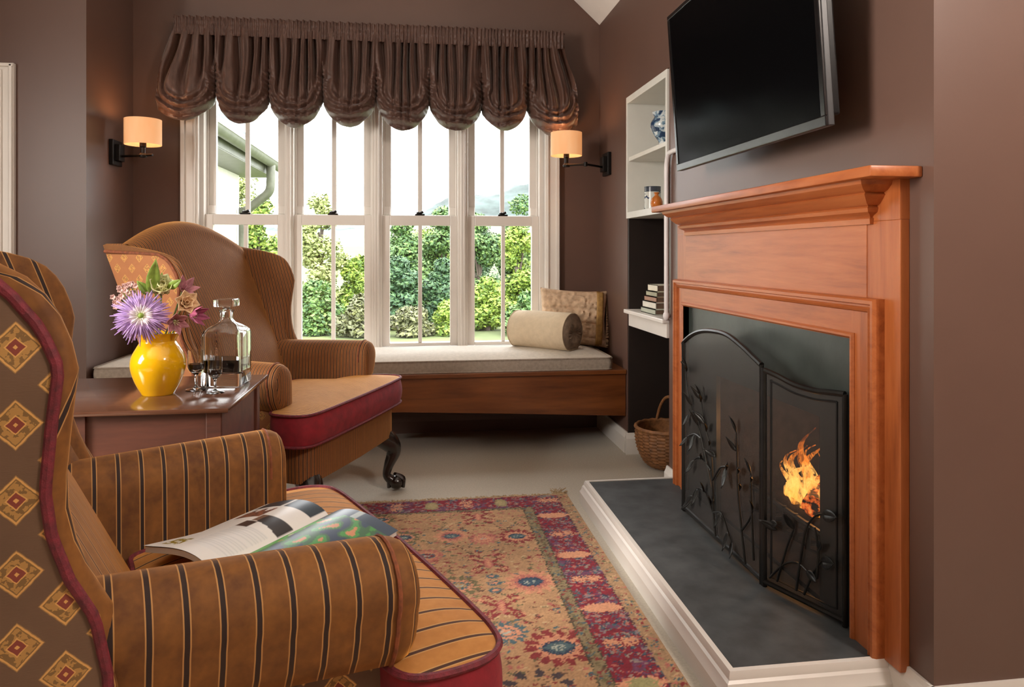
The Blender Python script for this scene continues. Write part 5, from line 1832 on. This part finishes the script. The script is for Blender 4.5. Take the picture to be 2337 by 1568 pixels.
# ================================================================== the oriental rug
def rug():
    RX0, RX1, RY0, RY1 = -1.36, 0.695, 0.50, 3.215
    step = 0.005
    nx, ny = int((RX1 - RX0) / step) + 1, int((RY1 - RY0) / step) + 1
    X, Y = np.meshgrid(np.linspace(RX0, RX1, nx), np.linspace(RY0, RY1, ny))
    rs = np.random.RandomState(11)

    def soft(sc):
        g = rs.rand(int(ny * step / sc) + 3, int(nx * step / sc) + 3)
        fx, fy = (X - RX0) / sc, (Y - RY0) / sc
        ix, iy = fx.astype(int), fy.astype(int)
        tx, ty = fx - ix, fy - iy
        return (g[iy, ix] * (1 - tx) + g[iy, ix + 1] * tx) * (1 - ty) + (g[iy + 1, ix] * (1 - tx) + g[iy + 1, ix + 1] * tx) * ty
    img = np.zeros((ny, nx, 3))
    n1, n2 = soft(0.05), soft(0.014)
    fld = np.array([0.37, 0.212, 0.105])
    img[:] = fld * (0.80 + 0.30 * n1 + 0.16 * n2)[..., None]

    def ell(cx, cy, rx, ry, col, ang=0.0, where=None, ring=None):
        R = max(rx, ry) + 0.01
        i0, i1 = np.searchsorted(X[0], [cx - R, cx + R])
        j0, j1 = np.searchsorted(Y[:, 0], [cy - R, cy + R])
        if i1 <= i0 or j1 <= j0:
            return
        x, y = X[j0:j1, i0:i1] - cx, Y[j0:j1, i0:i1] - cy
        c, s_ = math.cos(ang), math.sin(ang)
        q = np.hypot((x * c + y * s_) / rx, (-x * s_ + y * c) / ry)
        mk = (q < 1) if ring is None else ((q < 1) & (q > ring))
        if where is not None:
            mk &= where[j0:j1, i0:i1]
        img[j0:j1, i0:i1][mk] = col

    def line(pts, w, col):
        pts = smooth_path(pts, 8)
        for (x, y) in pts:
            ell(x, y, w, w, col)
    RED, DRED, NAVY, TEAL, PEACH, OLIVE, BRN, ROSE, PURP = ((0.190, 0.008, 0.020), (0.20, 0.022, 0.022), (0.020, 0.032, 0.065), (0.055, 0.10, 0.115), (0.52, 0.23, 0.13),
                                                            (0.13, 0.11, 0.05), (0.11, 0.055, 0.03), (0.38, 0.12, 0.09), (0.12, 0.035, 0.075))
    rr = random.Random(5)
    xm = 0.27
    # all-over small leaves, mirrored about the stem
    for k in range(5200):
        x, y = rr.uniform(-0.75, xm), rr.uniform(RY0, 3.04)
        col = rr.choice([DRED, ROSE, TEAL, OLIVE, BRN, ROSE, OLIVE, DRED, (0.47, 0.32, 0.17)])
        rx, ry, an = rr.uniform(0.005, 0.013), rr.uniform(0.0025, 0.006), rr.uniform(-0.7, 0.7)
        ell(x, y, rx, ry, col, an)
        if rr.random() < 0.8:
            ell(2 * xm - x, y, rx, ry, col, -an)
    # petalled flowers
    def flower(cx, cy, r, pet, core, rim, n=14):
        for k in range(n):
            a = 2 * PI * k / n
            ell(cx + r * math.cos(a), cy + r * math.sin(a) * 0.95, r * 0.30, r * 0.17, pet, a)
            ell(cx + 0.68 * r * math.cos(a + 0.2), cy + 0.68 * r * math.sin(a + 0.2) * 0.95, r * 0.22, r * 0.14, PEACH if pet != PEACH else ROSE, a)
        ell(cx, cy, r * 0.60, r * 0.46, rim)
        ell(cx, cy, r * 0.46, r * 0.34, core)
        ell(cx, cy, r * 0.26, r * 0.15, (0.34, 0.36, 0.30))
        ell(cx, cy, r * 0.08, r * 0.20, core)
        ell(cx - r * 0.55, cy, r * 0.18, r * 0.06, core)
        ell(cx + r * 0.55, cy, r * 0.18, r * 0.06, core)
    def crab(cx, cy, r):
        for sx in (-1, 1):
            for sy in (-1, 1):
                pts = [(cx + sx * 0.004, cy), (cx + sx * r * 0.5, cy + sy * r * 0.35), (cx + sx * r * 0.95, cy + sy * r * 0.75), (cx + sx * r * 0.75, cy + sy * r * 1.15), (cx + sx * r * 0.42, cy + sy * r * 0.85)]
                line(pts, 0.0065, DRED)
                ell(cx + sx * r * 0.95, cy + sy * r * 0.80, 0.008, 0.008, PEACH)
        ell(cx, cy, r * 0.24, r * 0.7, ROSE)
        ell(cx, cy, r * 0.12, r * 0.5, PEACH)
    for x, y, sgx in ((0.267, 2.531, 1), (0.275, 2.214, -1), (0.27, 2.98, -1), (0.27, 1.70, 1), (0.27, 1.3, -1)):
        for d in (-1, 1):
            line([(x + d * 0.03, y + sgx * 0.05), (x + d * 0.06, y + sgx * 0.10), (x + d * 0.115, y + sgx * 0.185)], 0.004, BRN)
    for d in (-1, 1):
        for sy in range(4):
            cx = xm + d * (0.15 if sy % 2 else 0.33)
    for (x, y, r, p, c, rm) in ((0.390, 2.369, 0.082, PEACH, (0.03, 0.065, 0.10), NAVY), (0.15, 2.37, 0.070, OLIVE, (0.33, 0.2, 0.09), TEAL), (0.151, 2.792, 0.060, PEACH, TEAL, NAVY), (-0.033, 2.80, 0.060, OLIVE, TEAL, NAVY),
                                (0.402, 2.757, 0.066, DRED, TEAL, NAVY), (0.404, 1.965, 0.090, DRED, TEAL, NAVY), (0.136, 1.965, 0.090, DRED, TEAL, NAVY), (0.055, 2.62, 0.055, ROSE, DRED, TEAL), (-0.10, 2.40, 0.06, PEACH, NAVY, TEAL),
                                (0.27, 2.75, 0.055, ROSE, PEACH, ROSE), (0.27, 2.06, 0.06, TEAL, PEACH, TEAL), (-0.124, 3.00, 0.05, OLIVE, TEAL, NAVY), (-0.15, 2.05, 0.06, DRED, TEAL, NAVY), (0.39, 1.55, 0.08, PEACH, NAVY, TEAL), (0.15, 1.55, 0.08, PEACH, NAVY, TEAL), (-0.3, 2.75, 0.06, DRED, NAVY, TEAL)):
        flower(x, y, r * 0.86, p, c, rm)
    for k in range(3):
        ell(0.27, 2.375 + 0.05 * (k - 1), 0.022, 0.018, TEAL)
        ell(0.27, 2.375 + 0.05 * (k - 1), 0.012, 0.009, PEACH)
    for x, y in ((0.267, 2.531), (0.275, 2.214), (0.27, 2.98), (0.27, 1.70)):
        crab(x, y, 0.062)
    for k in range(9):                                     # dark cluster low in the picture
        a = 2 * PI * k / 9
        ell(0.315 + 0.075 * math.cos(a), 1.80 + 0.05 * math.sin(a), 0.020, 0.012, (0.05, 0.035, 0.04), a)
    # borders
    dr = np.minimum(RX1 - X, X - RX0)
    df = np.minimum(RY1 - Y, Y - RY0)
    inner = (dr < 0.228) | (df < 0.168)
    red = (dr < 0.182) | (df < 0.148)
    out = (dr < 0.045) | (df < 0.010)
    img[inner] = (np.array([0.22, 0.165, 0.085]) * (0.8 + 0.4 * n2)[..., None])[inner]
    edge = inner & ~((dr < 0.221) | (df < 0.163)) | (((dr < 0.190) | (df < 0.154)) & ~red)
    img[edge] = (0.045, 0.04, 0.022)
    rc = np.array(RED)[None, None] * (0.75 + 0.5 * n2)[..., None]
    pc = np.array(PURP)[None, None] * (0.8 + 0.5 * n2)[..., None]
    img[red] = np.where((n1 * 0.7 + n2 * 0.3 > 0.655)[..., None], pc, rc)[red]
    img[out] = (np.array([0.33, 0.20, 0.105]) * (0.75 + 0.5 * n2)[..., None])[out]
    img[((dr < 0.051) & (dr >= 0.045) & (df > 0.03))] = (0.05, 0.02, 0.025)
    guard = inner & ~red
    band = red & ~out
    for k in range(420):                                   # small motifs on the narrow guards
        y = rr.uniform(1.0, 3.2)
        ell(RX1 - 0.205 + rr.uniform(-0.012, 0.012), y, 0.006, 0.005, rr.choice([DRED, TEAL, BRN, OLIVE]), where=guard)
        ell(RX1 - rr.uniform(0.008, 0.038), y, 0.006, 0.004, rr.choice([ROSE, DRED, TEAL, OLIVE, (0.45, 0.3, 0.16)]), where=out)
    for k in range(3600):
        if rr.random() < 0.62:
            x, y = RX1 - rr.uniform(0.048, 0.18), rr.uniform(1.0, 3.2)
        else:
            x, y = rr.uniform(-0.8, RX1), RY1 - rr.uniform(0.012, 0.146)
        ell(x, y, rr.uniform(0.003, 0.008), rr.uniform(0.003, 0.006), rr.choice([TEAL, (0.20, 0.16, 0.17), PURP, ROSE, (0.26, 0.20, 0.16), NAVY, RED]), rr.uniform(-1, 1), where=band)
    PC = (0.58, 0.27, 0.15)
    def sprig(cx, cy, along):
        for sx in (-1, 1):
            for t in (0.25, 0.55, 0.85):
                for sy in (-1, 1):
                    dx, dy = sx * t * 0.052, sy * 0.028 * (1 - 0.4 * t)
                    if along == 'x':
                        line([(cx + dx * 0.5, cy + dy * 0.15), (cx + dx, cy + dy)], 0.0035, PC)
                    else:
                        line([(cx + dy * 0.15, cy + dx * 0.5), (cx + dy, cy + dx)], 0.0035, PC)
        line([(cx - 0.05, cy), (cx, cy + 0.002), (cx + 0.05, cy)] if along == 'x' else [(cx, cy - 0.05), (cx, cy + 0.05)], 0.0035, PC)
    for k in range(6):
        y = 2.955 - 0.395 * k
        col = PC if k in (0, 1, 2) else (0.30, 0.27, 0.12)
        xc = RX1 - 0.114
        for w, c in ((0.062, PC), (0.047, col)):
            ell(xc, y, w, 0.026 * w / 0.062 + 0.004, c)
        for sg in (-1, 1):
            ell(xc + sg * 0.052, y, 0.02, 0.006, PC)
        sprig(xc, y - 0.1975, 'x')
    for k in range(9):
        x = 0.385 - 0.30 * k
        ell(x, RY1 - 0.082, 0.030, 0.046, (0.27, 0.22, 0.10))
        ell(x, RY1 - 0.082, 0.018, 0.030, (0.36, 0.27, 0.13))
        sprig(x - 0.15, RY1 - 0.08, 'y')
    sprig(RX1 - 0.10, RY1 - 0.075, 'x')
    wx = rs.rand(ny, nx)
    jx = np.clip(np.arange(nx)[None] + (rs.rand(ny, nx) * 1.8 - 0.9).round().astype(int), 0, nx - 1)
    jy = np.clip(np.arange(ny)[:, None] + (rs.rand(ny, nx) * 1.6 - 0.8).round().astype(int), 0, ny - 1)
    img = img[jy, jx] * (0.82 + 0.36 * wx)[..., None]
    Z = np.full_like(X, 0.007) + 0.0012 * n2
    co = np.stack([X, Y, Z], -1).reshape(-1, 3)
    idx = np.arange(ny * nx).reshape(ny, nx)
    fc = np.stack([idx[:-1, :-1], idx[:-1, 1:], idx[1:, 1:], idx[1:, :-1]], -1).reshape(-1, 4)
    me = bpy.data.meshes.new('oriental_rug')
    me.from_pydata(co.tolist(), [], fc.tolist())
    at = me.attributes.new('paint', 'FLOAT_COLOR', 'POINT')
    at.data.foreach_set('color', np.concatenate([np.clip(img, 0, 1), np.ones((ny, nx, 1))], -1).reshape(-1).astype(np.float32))
    me.materials.append(MT['rug'])
    me.shade_smooth()
    o = bpy.data.objects.new('oriental_rug', me)
    C.objects.link(o)
    tag(o, 'red and gold patterned oriental rug beside the hearth', 'rug')
    bd = plain('rug_selvedge', (0.20, 0.12, 0.07), 0.95, var=0.3)
    MB().box(RX0, RX1, RY0, RY1, 0.001, 0.006).build('backing', bd, o, smooth=False)
    f = MB()
    for k in range(420):
        x = rr.uniform(RX0, RX1)
        f.tube([(x, RY1 - 0.004, 0.006), (x + rr.uniform(-0.006, 0.006), RY1 + 0.012, 0.004), (x + rr.uniform(-0.014, 0.014), RY1 + rr.uniform(0.018, 0.034), 0.003)], 0.0016, 4)
    for k in range(26):
        f.tube([(RX1 - rr.uniform(0.0, 0.07), RY1 - 0.004, 0.006), (RX1 - 0.02 + rr.uniform(-0.05, 0.03), RY1 + rr.uniform(0.02, 0.06), rr.uniform(0.004, 0.02))], 0.0018, 4)
    fo = f.build('fringe', plain('cream_fringe', (0.46, 0.33, 0.19), 0.95, var=0.25), o)
    fo['kind'] = 'stuff'


rug()
